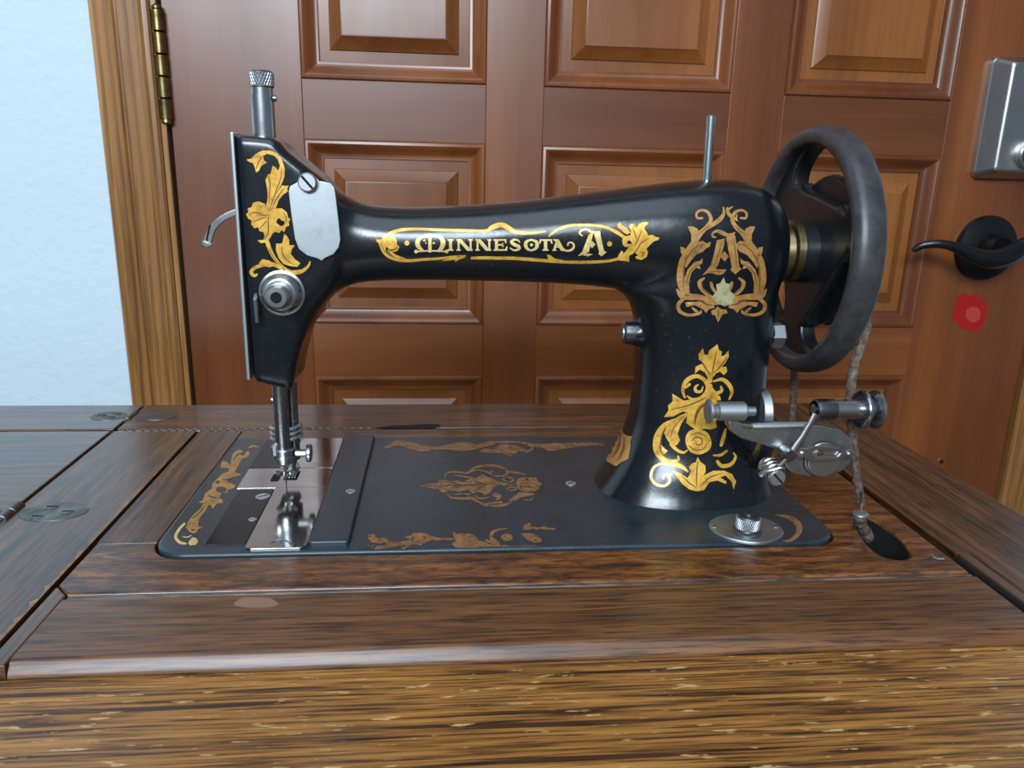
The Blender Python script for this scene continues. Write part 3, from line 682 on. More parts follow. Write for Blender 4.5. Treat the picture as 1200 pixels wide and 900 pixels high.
def serif_I(a, x, w_=24, t=202, b=292, s=11):
    a.poly([(x-w_/2-s, t), (x+w_/2+s, t), (x+w_/2+s, t+9), (x+w_/2, t+16), (x+w_/2, b-16), (x+w_/2+s, b-9), (x+w_/2+s, b), (x-w_/2-s, b), (x-w_/2-s, b-9), (x-w_/2, b-16), (x-w_/2, t+16), (x-w_/2-s, t+9)])
# uncial M
a.stroke([(478, 182, 16), (430, 185, 22), (398, 215, 34), (400, 255, 34), (435, 290, 20)]).stroke([(492, 178, 22), (492, 292, 28)]).stroke([(505, 178, 16), (560, 180, 24), (592, 215, 36), (588, 260, 36), (560, 292, 20)])
a.stroke([(380, 298, 12), (460, 293, 12), (560, 293, 12), (622, 298, 12)]).dot(384, 298, 15).dot(622, 297, 15).dot(448, 212, 8).dot(460, 232, 6).dot(522, 232, 12, 9).stroke([(430, 178, 6), (490, 165, 10), (560, 178, 6)])
serif_I(a, 653)
def letN(x0, x1):
    serif_I(a, x0+12, 15, 202, 292, 9); serif_I(a, x1-12, 15, 202, 292, 9); a.poly([(x0-2, 202), (x0+34, 202), (x1-4, 292), (x1-40, 292)])
letN(704, 822); letN(852, 968)
serif_I(a, 1012, 24); a.poly([(1012, 202), (1088, 202), (1090, 232), (1080, 232), (1072, 214), (1012, 214)]).poly([(1012, 292), (1095, 292), (1100, 258), (1090, 258), (1078, 279), (1012, 279)]).poly([(1015, 240), (1052, 240), (1060, 230), (1066, 230), (1066, 264), (1060, 264), (1052, 252), (1015, 252)])
a.stroke([(1195, 228, 8), (1180, 210, 12), (1150, 206, 16), (1128, 222, 22), (1150, 243, 26), (1185, 258, 24), (1188, 278, 20), (1150, 288, 14), (1120, 272, 10)])
a.o = (600, 250, .15)
a.stroke([(50, 228, 8), (45, 206, 10), (15, 206, 14), (-8, 220, 20), (10, 240, 26), (45, 256, 24), (55, 274, 20), (25, 286, 16), (-15, 286, 10), (-22, 262, 8)]) if False else None
a.stroke([(150, 206, 14), (112, 222, 24), (106, 248, 28), (120, 276, 22), (150, 288, 14), (184, 274, 22), (196, 248, 28), (188, 220, 24), (150, 206, 14)]).dot(152, 246, 12)
serif_I(a, 262, 26); a.poly([(214, 202), (312, 202), (316, 236), (306, 236), (298, 215), (228, 215), (222, 236), (212, 236)])
a.poly([(318, 202), (362, 202), (374, 220), (400, 268), (418, 280), (400, 296), (380, 290), (352, 245), (340, 280), (350, 292), (312, 292), (322, 280), (340, 222)]).stroke([(335, 262, 10), (375, 262, 10)], 2)
a.stroke([(395, 282, 14), (430, 292, 14), (465, 284, 18), (484, 256, 16), (470, 230, 13), (442, 230, 12), (436, 248, 14)])
# large A
a.stroke([(548, 175, 12), (528, 155, 14), (545, 133, 16), (585, 128, 18), (630, 148, 20), (690, 142, 8)]).poly([(600, 165), (636, 150), (600, 300), (560, 318), (545, 308), (575, 230)]).poly([(640, 160), (688, 138), (692, 170), (718, 290), (738, 303), (700, 335), (676, 318), (680, 295)]).poly([(514, 332), (548, 300), (590, 312), (632, 320), (590, 335), (550, 325)]).poly([(625, 215), (652, 243), (625, 272), (600, 245)])
decal('gold_lettering', a, gold_pale)

# crest on the shoulder
a = Art(785, 235, .161)
def side(a, f):
    S_ = lambda pts: a.stroke([(f(x), y, w_) for x, y, w_ in pts]); Q = lambda pts: a.poly([(f(x), y) for x, y in pts])
    S_([(235, 128, 16), (200, 128, 18), (193, 95, 16), (225, 72, 18), (270, 82, 22), (295, 120, 26), (292, 160, 28), (255, 205, 30), (215, 245, 40), (180, 300, 44), (130, 370, 44), (92, 440, 48), (78, 520, 54), (82, 590, 60), (102, 650, 56), (125, 695, 40)])
    S_([(225, 235, 8), (270, 205, 18), (320, 170, 30), (365, 135, 32), (392, 95, 22), (388, 50, 10)] if f(0) == 0 else [(240, 235, 8), (262, 215, 14), (285, 190, 10)])
    Q([(130, 190), (165, 188), (200, 205), (215, 240), (185, 290), (155, 300), (155, 245), (142, 220)])
    Q([(75, 335), (110, 345), (105, 400), (80, 385)])
    Q([(105, 470), (140, 400), (165, 340), (200, 300), (240, 293), (265, 312), (298, 300), (290, 335), (262, 348), (240, 372), (190, 395), (150, 440), (118, 490)])
    Q([(110, 560), (130, 500), (180, 445), (215, 440), (238, 418), (235, 455), (215, 470), (222, 500), (190, 488), (155, 525), (138, 600), (145, 680), (110, 690)])
    S_([(48, 642, 8), (85, 690, 44), (150, 700, 48), (230, 705, 36), (310, 735, 44), (350, 750, 20)])
    S_([(95, 718, 26), (62, 755, 28), (72, 805, 26), (130, 832, 22), (185, 828, 20), (222, 815, 20), (225, 795, 8)])
    S_([(205, 815, 16), (180, 795, 20), (158, 778, 8)])
    Q([(110, 740), (200, 735), (310, 735), (325, 780), (285, 790), (262, 818), (240, 790), (180, 760), (120, 775)])
    S_([(248, 565, 14), (215, 595, 28), (228, 640, 28), (275, 685, 26), (330, 720, 20)])
    S_([(300, 600, 22), (312, 640, 22), (345, 680, 18)])
a.mirror(375, side)
a.stroke([(418, 60, 22), (425, 95, 24), (455, 122, 26), (490, 145, 10)]).stroke([(425, 75, 10), (440, 55, 14), (460, 45, 6)]).stroke([(480, 135, 16), (488, 100, 8)])
a.poly([(300, 800), (330, 790), (345, 770), (370, 790), (412, 795), (418, 820), (382, 828), (350, 885), (328, 835), (303, 828)])
# letter A
a.stroke([(332, 268, 10), (312, 262, 16), (310, 238, 14), (345, 222, 22), (385, 238, 30), (425, 252, 24), (475, 232, 6)]).poly([(340, 290), (400, 275), (392, 330), (352, 465), (330, 495), (272, 500), (298, 470), (325, 370)]).poly([(408, 270), (465, 240), (475, 262), (492, 380), (505, 485), (522, 495), (475, 537), (440, 505), (450, 480), (432, 400)]).poly([(395, 368), (428, 405), (398, 445), (362, 405)]).poly([(235, 545), (270, 505), (300, 485), (345, 500), (412, 502), (385, 535), (350, 542), (310, 528), (275, 528)])
cr1 = decal('gold_crest', a, amber)
a = Art(785, 235, .161)
a.poly([(390, 558), (405, 600), (437, 608), (430, 650), (472, 690), (455, 725), (462, 745), (400, 768), (340, 748), (305, 700), (342, 655), (335, 610), (365, 600)]); decal('worn_star', a, star_m, cr1, off=.0004)
a = Art(785, 235, .161)
def sh(a, f):
    S_ = lambda pts: a.stroke([(f(x), y, w_) for x, y, w_ in pts])
    S_([(100, 640, 3), (98, 560, 9), (105, 470, 9), (140, 390, 7), (200, 330, 7), (255, 318, 3)]); S_([(122, 620, 3), (135, 540, 8), (170, 490, 8), (215, 465, 3)]); S_([(105, 430, 3), (115, 410, 10), (125, 395, 3)])
    S_([(185, 260, 3), (240, 220, 6), (290, 175, 3)]); S_([(180, 740, 3), (220, 730, 14), (270, 755, 12), (310, 760, 3)]); S_([(230, 590, 3), (240, 640, 8), (290, 690, 3)]); S_([(215, 350, 5), (232, 330, 14), (240, 312, 5)]) if f(0) == 0 else None
a.mirror(375, sh); a.stroke([(352, 775, 3), (352, 820, 10), (350, 865, 3)]).stroke([(378, 290, 3), (350, 400, 7), (322, 480, 3)]).stroke([(460, 275, 3), (478, 390, 8), (486, 500, 3)])
a.stroke([(280, 520, 3), (330, 515, 8), (390, 515, 3)]); decal('leaf_shading', a, vein, cr1, off=.00035)

# pillar ornament
a = Art(755, 395, .2113)
a.poly([(405, 38), (413, 70), (430, 80), (425, 108), (445, 100), (465, 75), (468, 108), (450, 140), (430, 165), (455, 165), (460, 190), (440, 210), (420, 190), (395, 202), (375, 232), (350, 225), (335, 195), (308, 180), (280, 202), (284, 165), (312, 150), (335, 152), (302, 122), (300, 95), (325, 62), (332, 95), (352, 100), (360, 72), (385, 55)])
a.stroke([(225, 335, 10), (214, 290, 20), (238, 238, 24), (290, 216, 22), (335, 240, 22), (350, 285, 20), (325, 330, 22), (275, 348, 20), (235, 325, 8)]).stroke([(300, 262, 8), (282, 278, 14), (288, 300, 18), (315, 300, 14), (325, 272, 6)]).stroke([(232, 280, 10), (250, 262, 16)])
a.stroke([(385, 245, 10), (430, 234, 20), (468, 262, 24), (485, 305, 18), (470, 345, 10)]).stroke([(370, 280, 14), (395, 310, 20), (428, 298, 18), (425, 275, 12)]).dot(362, 240, 16)
a.poly([(352, 255), (375, 260), (382, 300), (420, 330), (425, 350), (330, 352), (300, 350), (340, 310)])
a.poly([(155, 313), (185, 332), (220, 352), (270, 345), (320, 330), (370, 300), (400, 345), (415, 400), (410, 450), (395, 465), (402, 500), (372, 512), (330, 508), (300, 526), (272, 505), (250, 490), (232, 475), (240, 420), (215, 412), (160, 440), (110, 443), (135, 405), (132, 380), (158, 355)])
a.poly([(235, 420), (240, 430), (205, 480), (185, 535), (198, 572), (180, 600), (152, 602), (125, 565), (110, 530), (128, 500), (160, 460), (195, 435)])
a.stroke([(150, 595, 20), (180, 625, 18), (215, 640, 14), (242, 625, 5)]).stroke([(170, 455, 10), (112, 492, 30), (76, 550, 40), (72, 620, 44), (100, 670, 34), (150, 692, 24), (188, 680, 16), (186, 658, 8)]).poly([(90, 590), (108, 612), (130, 632), (112, 650), (80, 640)])
a.poly(ell(300, 583, 66, 64, 11), 3).poly([(228, 560), (250, 520), (300, 512), (350, 530), (372, 580), (360, 625), (310, 650), (260, 640), (235, 605)], 3)
a.stroke([(80, 705, 10), (140, 700, 24), (200, 715, 24), (240, 745, 12)]).poly([(150, 738), (200, 755), (240, 782), (258, 745), (245, 720), (265, 700), (285, 695), (295, 665), (312, 692), (338, 712), (340, 745), (328, 768), (380, 742), (440, 740), (485, 760), (508, 800), (495, 845), (482, 800), (450, 768), (420, 778), (455, 800), (452, 815), (405, 795), (360, 805), (330, 848), (290, 855), (250, 845), (210, 815), (185, 780)])
a.stroke([(405, 690, 18), (430, 715, 22), (480, 705, 20), (505, 665, 14), (492, 640, 6)]).stroke([(380, 655, 8), (420, 655, 16), (455, 632, 14)]).stroke([(450, 510, 12), (438, 560, 22), (425, 600, 16)])
pl1 = decal('gold_scroll', a, gold)
a = Art(755, 395, .2113)
a.stroke([(155, 760, 8), (110, 765, 14), (105, 782, 10)]).stroke([(135, 770, 16), (140, 800, 16), (110, 825, 16), (65, 815, 16), (38, 778, 16), (50, 728, 16), (85, 703, 10)]); decal('pale_scroll', a, gold_pale, pl1)
a = Art(755, 395, .2113)
for q in ([(375, 215, 3), (385, 150, 8), (400, 80, 3)], [(370, 210, 3), (335, 165, 7), (310, 120, 3)], [(385, 200, 3), (430, 150, 8), (460, 110, 3)], [(345, 330, 3), (290, 360, 8), (220, 385, 6), (150, 400, 3)], [(360, 350, 3), (310, 390, 16), (285, 440, 14), (280, 490, 3)], [(375, 360, 3), (350, 420, 10), (340, 490, 3)],
          [(225, 430, 3), (165, 500, 6), (145, 560, 3)], [(120, 490, 3), (95, 560, 8), (95, 640, 7), (150, 690, 3)], [(295, 690, 3), (290, 760, 8), (290, 830, 3)], [(210, 770, 3), (250, 810, 8), (290, 835, 3)], [(310, 830, 3), (360, 780, 8), (430, 755, 3)],
          [(262, 575, 4), (285, 555, 7), (315, 562, 7), (318, 590, 7), (292, 598, 6), (285, 580, 4)], [(245, 600, 4), (280, 625, 7), (330, 618, 6), (350, 580, 4)], [(255, 545, 4), (300, 530, 6), (340, 548, 4)]): a.stroke(q)
decal('leaf_shading', a, vein, pl1, off=.00035)
a = Art(680, 380, .2667)
a.poly([(185, 455), (192, 480), (205, 490), (232, 493), (222, 515), (222, 545), (212, 592), (185, 605), (158, 625), (130, 610), (115, 600), (122, 575), (120, 560), (140, 545), (150, 525), (165, 490)]); pl2 = decal('gold_flower', a, amber)
a = Art(680, 380, .2667)
for q in ([(180, 480, 3), (170, 540, 10), (140, 590, 3)], [(195, 495, 3), (190, 550, 9), (165, 600, 3)]): a.stroke(q)
decal('leaf_shading', a, vein, pl2, off=.00035)

# worn ornaments on the bed
a = Art(480, 530, .1417)
a.poly([(75, 283), (110, 272), (160, 262), (230, 250), (245, 225), (260, 218), (330, 242), (400, 233), (440, 250), (500, 218), (560, 210), (600, 183), (640, 205), (680, 215), (720, 240), (820, 260), (900, 272), (820, 280), (720, 275), (690, 300), (660, 340), (625, 358), (580, 330), (520, 342), (480, 312), (400, 330), (330, 318), (290, 335), (245, 328), (260, 310), (150, 295)])
a.poly([(880, 250), (900, 218), (930, 207), (1000, 212), (1045, 208), (1060, 240), (1098, 268), (1070, 285), (1080, 300), (1030, 325), (950, 330), (895, 305)])
for q in ([(300, 212, 10), (296, 188, 12), (330, 168, 12), (400, 165, 14), (480, 172, 18), (540, 128, 20), (620, 112, 20), (720, 116, 20), (790, 140, 16), (808, 172, 16), (770, 198, 12), (700, 196, 12), (655, 172, 12), (690, 155, 8)], [(360, 190, 6), (440, 200, 14), (520, 215, 14)], [(505, 165, 6), (560, 150, 16), (640, 165, 14), (720, 180, 6)],
          [(305, 345, 10), (350, 378, 16), (440, 384, 20), (520, 385, 26), (590, 425, 22), (700, 445, 22), (800, 432, 24), (850, 400, 34), (900, 360, 44), (960, 350, 34), (1025, 348, 14)], [(370, 352, 6), (440, 345, 14), (500, 350, 10)], [(540, 360, 8), (590, 385, 16), (660, 370, 10)], [(700, 350, 30), (740, 370, 36), (720, 395, 12)], [(640, 425, 10), (760, 415, 18)],
          [(800, 160, 14), (860, 168, 20), (920, 178, 18), (970, 188, 8)], [(950, 395, 8), (1000, 398, 12), (1020, 375, 8)]): a.stroke(q)
a.stroke([(770, 225, 10), (815, 208, 14), (860, 230, 12), (820, 248, 12), (770, 228, 8)]).stroke([(800, 302, 10), (840, 288, 14), (885, 302, 12), (840, 318, 12), (800, 304, 8)])
ba = decal('bed_medallion', a, copper, z=BZ, off=.00012)
a = Art(480, 530, .1417)
for q in ([(120, 281, 2), (300, 275, 7), (500, 270, 8), (700, 262, 5)], [(300, 240, 2), (380, 262, 6), (440, 270, 3)], [(300, 310, 2), (370, 290, 6), (440, 280, 3)], [(520, 225, 2), (560, 250, 7), (620, 262, 3)], [(540, 330, 2), (570, 295, 7), (640, 275, 3)], [(910, 265, 3), (980, 255, 6), (1050, 262, 3)], [(910, 285, 3), (980, 290, 6), (1040, 300, 3)]): a.stroke(q)
decal('leaf_shading', a, bed_m, ba, z=BZ, off=.0002)
a = Art(425, 600, .2)
a.poly([(30, 135), (65, 128), (78, 150), (100, 160), (118, 148), (145, 165), (190, 178), (250, 172), (280, 160), (240, 150), (275, 140), (300, 122), (370, 122), (400, 140), (450, 155), (535, 152), (535, 168), (430, 168), (385, 172), (345, 198), (300, 190), (240, 220), (225, 215), (260, 198), (200, 200), (150, 215), (80, 222), (30, 200), (110, 200), (150, 190), (100, 185), (50, 180), (35, 160)])
a.poly([(525, 115), (560, 130), (600, 125), (645, 130), (670, 150), (680, 168), (720, 178), (760, 190), (855, 198), (855, 205), (760, 204), (640, 212), (540, 208), (520, 185), (545, 170), (535, 150)])
a.stroke([(795, 178, 10), (755, 155, 24), (770, 112, 18), (850, 97, 4)]).stroke([(720, 165, 10), (745, 175, 14), (800, 190, 10)]).dot(845, 150, 34, 22).poly([(925, 130), (960, 122), (1010, 130), (1050, 160), (1045, 180), (1010, 182), (960, 162)]).poly([(935, 105), (950, 70), (985, 62), (985, 85), (1030, 92), (1060, 85), (1090, 95), (1130, 96), (1135, 106), (1060, 104), (1020, 108), (1000, 98), (955, 110)]).stroke([(860, 205, 3), (940, 200, 5), (1040, 205, 3)])
decal('bed_scroll', a, copper, z=BZ, off=.00012)
a = Art(420, 490, .2833)
a.stroke([(108, 125, 8), (160, 104, 22), (200, 110, 24), (260, 125, 30), (330, 124, 12), (380, 120, 24), (440, 118, 38), (490, 118, 20), (560, 104, 10)]).stroke([(490, 122, 8), (520, 105, 9), (600, 99, 9), (690, 105, 9), (720, 128, 10), (690, 142, 6)]).poly([(520, 125), (560, 130), (590, 108), (650, 112), (700, 135), (660, 140), (630, 160), (590, 145), (540, 145), (500, 138)]).stroke([(700, 108, 10), (760, 118, 20), (800, 120, 32), (870, 114, 20), (950, 108, 14), (1010, 110, 10)])
decal('bed_scroll', a, copper, z=BZ, off=.00012)
a = Art(195, 515, .15)
a.poly([(508, 150), (520, 110), (560, 78), (590, 85), (600, 95), (575, 118), (605, 128), (625, 95), (645, 92), (652, 115), (640, 138), (590, 152), (572, 185), (560, 215), (532, 255), (585, 275), (540, 292), (495, 305), (470, 330), (540, 358), (530, 380), (475, 398), (490, 415), (435, 420), (415, 450), (440, 480), (436, 500), (395, 500), (362, 545), (345, 515), (328, 512), (305, 560), (262, 610), (248, 660), (250, 680), (285, 688), (245, 705), (238, 725), (212, 738), (180, 722), (150, 690), (165, 650), (200, 600), (262, 545), (292, 500), (248, 495), (285, 475), (300, 425), (355, 385), (358, 345), (400, 305), (435, 270), (485, 252), (490, 225), (420, 225), (428, 190), (440, 165), (470, 178), (500, 200)])
a.stroke([(640, 70, 8), (670, 55, 18), (720, 60, 8)])
ls = decal('bed_scroll', a, amber, z=BZ, off=.00012)
a = Art(195, 515, .15); a.stroke([(140, 660, 18), (95, 710, 22), (72, 765, 22), (105, 805, 24), (150, 815, 16)]).poly([(180, 790), (205, 765), (235, 775), (250, 800), (225, 825), (185, 830), (170, 812)]).stroke([(125, 760, 6), (165, 765, 10), (195, 750, 6)]); decal('pale_scroll', a, gold_pale, ls, z=BZ, off=.00012)
a = Art(195, 515, .15); a.dot(428, 394, 42, 24).dot(400, 335, 18, 12).stroke([(325, 425, 4), (350, 450, 10), (420, 460, 4)]).stroke([(520, 170, 3), (545, 130, 10), (580, 105, 3)]).stroke([(430, 310, 3), (470, 315, 9), (520, 300, 3)]).stroke([(190, 700, 4), (205, 710, 14), (225, 700, 4)]).stroke([(200, 620, 3), (260, 570, 9), (310, 510, 3)]); decal('ground_gap', a, bed_m, ls, z=BZ, off=.0002)
a = Art(800, 420, .2667); a.stroke([(405, 688, 4), (460, 698, 16), (505, 725, 26), (510, 765, 24), (475, 800, 14), (440, 802, 6)]); decal('bed_scroll', a, copper, z=BZ, off=.00012)

# --- small nickel fittings
def lat(name, prof, c, axis, m, parent=sm, n=36, sgn=1, sm_=True, wob=None): return obj(name, lathe(prof, c, axis, n, None, sgn, wob), m, parent, sm_)
def facing(px, py, Y): return W(px, py, Y)
def pxplate(name, pts, Y, th, m, b=.0004, holes=(), parent=sm, smooth=0):
    """plate standing upright at distance Y (front side), outline taken at that distance"""
    f = lambda L: [(v.x, v.z) for v in (W(q[0], q[1], Y) for q in L)]
    return obj(name, plate([f(cr(pts, True, smooth) if smooth else pts)], [f(h) for h in holes], lambda u, v: Vector((u, Y+th, v)), Vector((0, -th, 0)), b), m, parent, True)
# face plate at the left end of the head
v0, v1 = W(273, 156, .4365), W(296, 448, .4365)
obj('face_plate', bx(v0.x-.0018, v0.x+.0002, .4368, .4800, v1.z+.001, v0.z+.0006, .0007), nickel_dull, sm, True)
# presser regulator tube on top
v = W(310, 158, MY); z0 = v.z
kn = lat('pressure_screw', [(-.004, .0061), (.0205, .0061), (.0207, .0057), (.0245, .0057), (.0247, .0061), (.0290, .0061)], (v.x, MY, z0), 'z', brass if False else nickel, n=32)
v2 = W(307, 90, MY); zt = W(307, 83, MY).z; zb = W(307, 103, MY).z
bm = lathe([(zb-z0, .0058), (zb-z0+.0006, .0062), (zt-z0-.0008, .0062), (zt-z0, .0052)], (v2.x*.5+v.x*.5, MY, z0), 'z', 48)
obj('knurled_cap', bm, dark_steel, kn, True)
bm = bmesh.new(); cx = v2.x*.5+v.x*.5
for sg in (1, -1):
    for k in range(26):
        a0 = 2*PI*k/26
        tube([(cx+.0062*math.cos(a0+sg*t*.5), MY+.0062*math.sin(a0+sg*t*.5), zb+.0008+(zt-zb-.0018)*t) for t in (0, .33, .66, 1)], .00034, 4, bm)
tag(obj('knurling', bm, nickel_dull, kn, True), kind='stuff')
obj('oil_screw', lathe([(0, .0016), (.0016, .0016)], (v.x+.0060, MY-.001, z0+.019), 'x', 14), steel, kn, True)
# shield shaped cover with its screw
pxplate('shield_cover', [(338, 224), (340, 218), (347, 214.5), (352, 209), (358, 206), (368, 206), (374, 212), (380, 213), (387, 214.5), (391.5, 219), (393, 226), (397, 260), (399, 281), (397, 290), (391, 298), (381, 302.5), (377, 306), (372, 303), (360, 299.5), (350, 292), (345.5, 280), (341, 250)], .4340, .0012, nickel_dull, .0003)
v = W(361, 213.5, .4340); screw((v.x, .4338, v.z), 'y', .0050, .0034, nickel_dull, sm, slot=-.85, sgn=-1)
# thread tension discs
v = W(331, 343, .4365)
td = lat('tension_disc', [(-.001, .0118), (.0010, .0125), (.0016, .0125), (.0020, .0112), (.0034, .0106), (.0046, .0095)], (v.x, .4365, v.z), 'y', nickel, sgn=-1)
lat('tension_spring', [(.0046, .0088), (.0052, .0095), (.0060, .0088), (.0066, .0080), (.0076, .0088), (.0082, .0076)], (v.x, .4365, v.z), 'y', nickel, td, sgn=-1)
lat('tension_nut', [(.0082, .0058), (.0090, .0068), (.0160, .0066), (.0172, .0054), (.0173, .0030), (.0150, .0026)], (v.x, .4365, v.z), 'y', nickel, td, sgn=-1)
lat('nut_bore', [(.0172, .0026), (.0174, .0025)], (v.x, .4365, v.z), 'y', hole_shade_m, td, sgn=-1)
obj('thread_guide_pin', tube([W(299.5, 345, .4355), W(299, 352, .431), W(301.5, 378, .431)], .0011, 8), nickel, sm, True)
# take-up lever
q = cr([(282, 247, 5), (270, 251, 5), (259, 257, 5), (250, 266, 5.2), (245, 276, 6), (242.5, 285, 6.2)], n=4)
Lp, Rp = [], []
for i, (x, y, h_) in enumerate(q):
    a_, b_ = q[max(0, i-1)], q[min(len(q)-1, i+1)]; dx, dy = b_[0]-a_[0], b_[1]-a_[1]; l = math.hypot(dx, dy)
    Lp.append((x-dy/l*h_*.78, y+dx/l*h_*.78)); Rp.append((x+dy/l*h_*.78, y-dx/l*h_*.78))
tip = [(242+6*math.cos(a), 285+5.5*math.sin(a)) for a in (.35, .9, 1.5, 2.2, 2.8)]
tip_ = [t for t in tip]
tl = pxplate('take_up_lever', Rp[:-1]+[(236.5, 283), (237, 288), (241, 290.5), (246, 289.5), (249, 286)]+Lp[::-1][1:], .450, .0022, nickel, .0004)
obj('lever_slot', tube([W(246, 263.5, .4496), W(243, 276, .4496), W(242, 282, .4496)], .0004, 6), hole_shade_m, tl)
# needle bar, presser bar, clamp, needle and foot
vt, vb = W(330.5, 446, MY), W(334, 526, MY); vx = (vt.x+vb.x)/2
nb = lat('needle_bar', [(0, .0040), (.001, .0045), (vt.z-vb.z+.008, .0045)], (vx, .452, vb.z), 'z', steel, n=28)
pb = lat('presser_bar', [(0, .0036), (vt.z-vb.z+.016, .0036)], (vx+.0042, .463, vb.z-.008), 'z', steel, n=24)
bm = bmesh.new(); c0 = W(336, 517, .460); pts = []
for k in range(0, 3*16+1): a_ = 2*PI*k/16; pts.append((c0.x+.0088*math.cos(a_), .461+.0088*math.sin(a_), c0.z+.0010+.0098*k/(3*16)))
obj('spring_coil', tube(pts, .0013, 8), nickel_dull, pb, True)
c1 = W(318, 468, .462); obj('lifter_stub', tube([c1, c1+Vector((.010, 0, -.002))], .0014, 8), steel, pb, True)
cz = W(335, 533, .452)
cl = lat('needle_clamp', [(-.0048, .0052), (-.0040, .0062), (.0038, .0064), (.0048, .0056)], (vx+.0002, .452, cz.z), 'z', nickel, n=28)
lat('clamp_band', [(-.0006, .0070), (.0008, .0070)], (vx+.0002, .452, cz.z-.001), 'z', nickel, cl)
v = W(343, 531, .452)
lat('thumb_screw', [(0, .0024), (.0062, .0022), (.0064, .0052), (.0072, .0056), (.0086, .0056), (.0092, .0048)], (v.x+.002, .452, v.z), 'x', nickel, cl, n=24)
obj('clamp_ear', tube([W(329, 541, .450), W(323, 532, .449), W(322, 524, .449), W(326, 520, .450)], [.0022, .0030, .0028, .0016], 10), nickel, cl, True)
nt2, nt3 = W(332, 541, .452), P(333, 576, ZP)
v = P(333, 573, ZP-.002)
obj('needle', tube([(vx, .4525, nt2.z+.002), (vx, .4530, ZP+.016), (vx+.0001, .4538, ZP+.010), (vx+.0002, .4540, ZP-.001)], [.0011, .0011, .0007, .0003], 8), nickel, nb, True)
ft = [(-.0052, -.008), (-.0014, -.008), (-.0012, .001), (.0012, .001), (.0014, -.008), (.0052, -.008), (.0060, .003), (.0036, .010), (-.0036, .010), (-.0060, .003)]
fz = ZP+.0100
pf = obj('presser_foot', plate([ft], [], lambda u, v: Vector((vx+.0015+u, .459+v, fz)), Vector((0, 0, .0014)), .0004), nickel, pb, True)
obj('foot_shank', tube([(vx+.0042, .463, vb.z-.006), (vx+.003, .463, fz+.006), (vx+.0015, .462, fz+.001)], [.0042, .0032, .0030], 12), nickel, pf, True)
for sg in (-1, 1): obj('foot_toe', tube([(vx+.0015+sg*.0034, .4512, fz+.0008), (vx+.0015+sg*.0050, .4480, fz+.0020), (vx+.0015+sg*.0062, .4470, fz+.0030)], [.0016, .0018, .0010], 8), nickel, pf, True)
# spool pin
a_, b_ = W(833.5, 135, MY), W(828, 214, MY)
obj('spool_pin', tube([b_, a_-Vector((0, 0, .0006)), a_], [.0027, .0027, .0020], 14), nickel, sm, True)
obj('pin_socket', lathe([(0, .0044), (.0008, .0038)], (b_.x, MY, W(828, 211, MY).z-.0004), 'z', 20), steel, sm, True)
# bosses
v = W(743, 390, .452)
ls_ = lat('boss_screw', [(-.004, .0070), (.0008, .0072), (.0060, .0068), (.0070, .0058)], (v.x, .452, v.z), 'x', steel, sgn=-1)
lat('boss_cap', [(.0068, .0050), (.0078, .0046)], (v.x, .452, v.z), 'x', nickel, ls_, sgn=-1)
v = W(902, 393, .452)
hx = obj('hex_nut', lathe([(-.003, .0078), (.0070, .0082), (.0080, .0070)], (v.x, .452, v.z), 'x', 6), nickel_dull, sm)
obj('nut_bolt', lathe([(.0076, .0042), (.0096, .0036)], (v.x, .452, v.z), 'x', 20), steel, hx, True)
v = W(893, 482, .440)
lat('winder_disc', [(-.004, .0140), (.0006, .0148), (.0014, .0142)], (v.x, .440, v.z), 'x', nickel_dull)
# stitch regulator on the bed
c = P(873.5, 620, BZ); rx_, ry_ = .0195, .0215
pts = [(c.x+.0205*math.copysign(abs(math.cos(a))**1.25, math.cos(a)), c.y-.0005+.0185*math.copysign(abs(math.sin(a))**.9, math.sin(a))) for a in [2*PI*k/40 for k in range(40)]]
rg = flat('regulator_plate', pts, BZ-.0002, BZ+.0013, nickel_dull, .0005)
for px in (837, 909): v = P(px, 617, BZ+.0013); screw((v.x, v.y, BZ+.0011), 'z', .0017, .0006, nickel_dull, rg)
kz = BZ+.0013; kc = P(875, 624, kz)
kb = lat('knurled_knob', [(0, .0080), (.0014, .0080), (.0020, .0060), (.0026, .0058), (.0030, .0064), (.0095, .0064), (.0104, .0056), (.0106, .0022), (.0118, .0020), (.0120, .001)], (kc.x, kc.y, kz), 'z', dark_steel, n=48)
bm = bmesh.new()
for sg in (1, -1):
    for k in range(30):
        a0 = 2*PI*k/30; tube([(kc.x+.0064*math.cos(a0+sg*t*.5), kc.y+.0064*math.sin(a0+sg*t*.5), kz+.0033+.0060*t) for t in (0, .33, .66, 1)], .00034, 4, bm)
tag(obj('knurling', bm, nickel_dull, kb, True), kind='stuff')
# edge grime line of the pillar foot
# --- hand wheel
WC = Vector((.2235, MY, T+.1507)); HR = .0735
hw_ = obj('hand_wheel', bmesh.new(), rim_m, sm, True)
bm = bmesh.new(); n = 72; m_ = 20; R = []
for k in range(n):
    a_ = 2*PI*k/n; ring = []
    for j in range(m_):
        sx_, sr_ = sup(2*PI*j/m_, 2.5); x = .0088*sx_; r = HR-.0062+.0062*sr_
        if abs(sx_) < .8 and sr_ < 0: r += .0012
        ring.append(bm.verts.new(WC+Vector((x, -r*math.cos(a_), r*math.sin(a_)))))
    R.append(ring)
for i in range(n):
    for j in range(m_): bm.faces.new((R[i][j], R[i][(j+1) % m_], R[(i+1) % n][(j+1) % m_], R[(i+1) % n][j]))
bmesh.ops.recalc_face_normals(bm, faces=bm.faces)
for f in bm.faces: f.smooth = True
bm.to_mesh(hw_.data); bm.free()
out = [(0, 0)]; outer = [((HR-.008)*math.cos(2*PI*k/72), (HR-.008)*math.sin(2*PI*k/72)) for k in range(72)]
holes = []
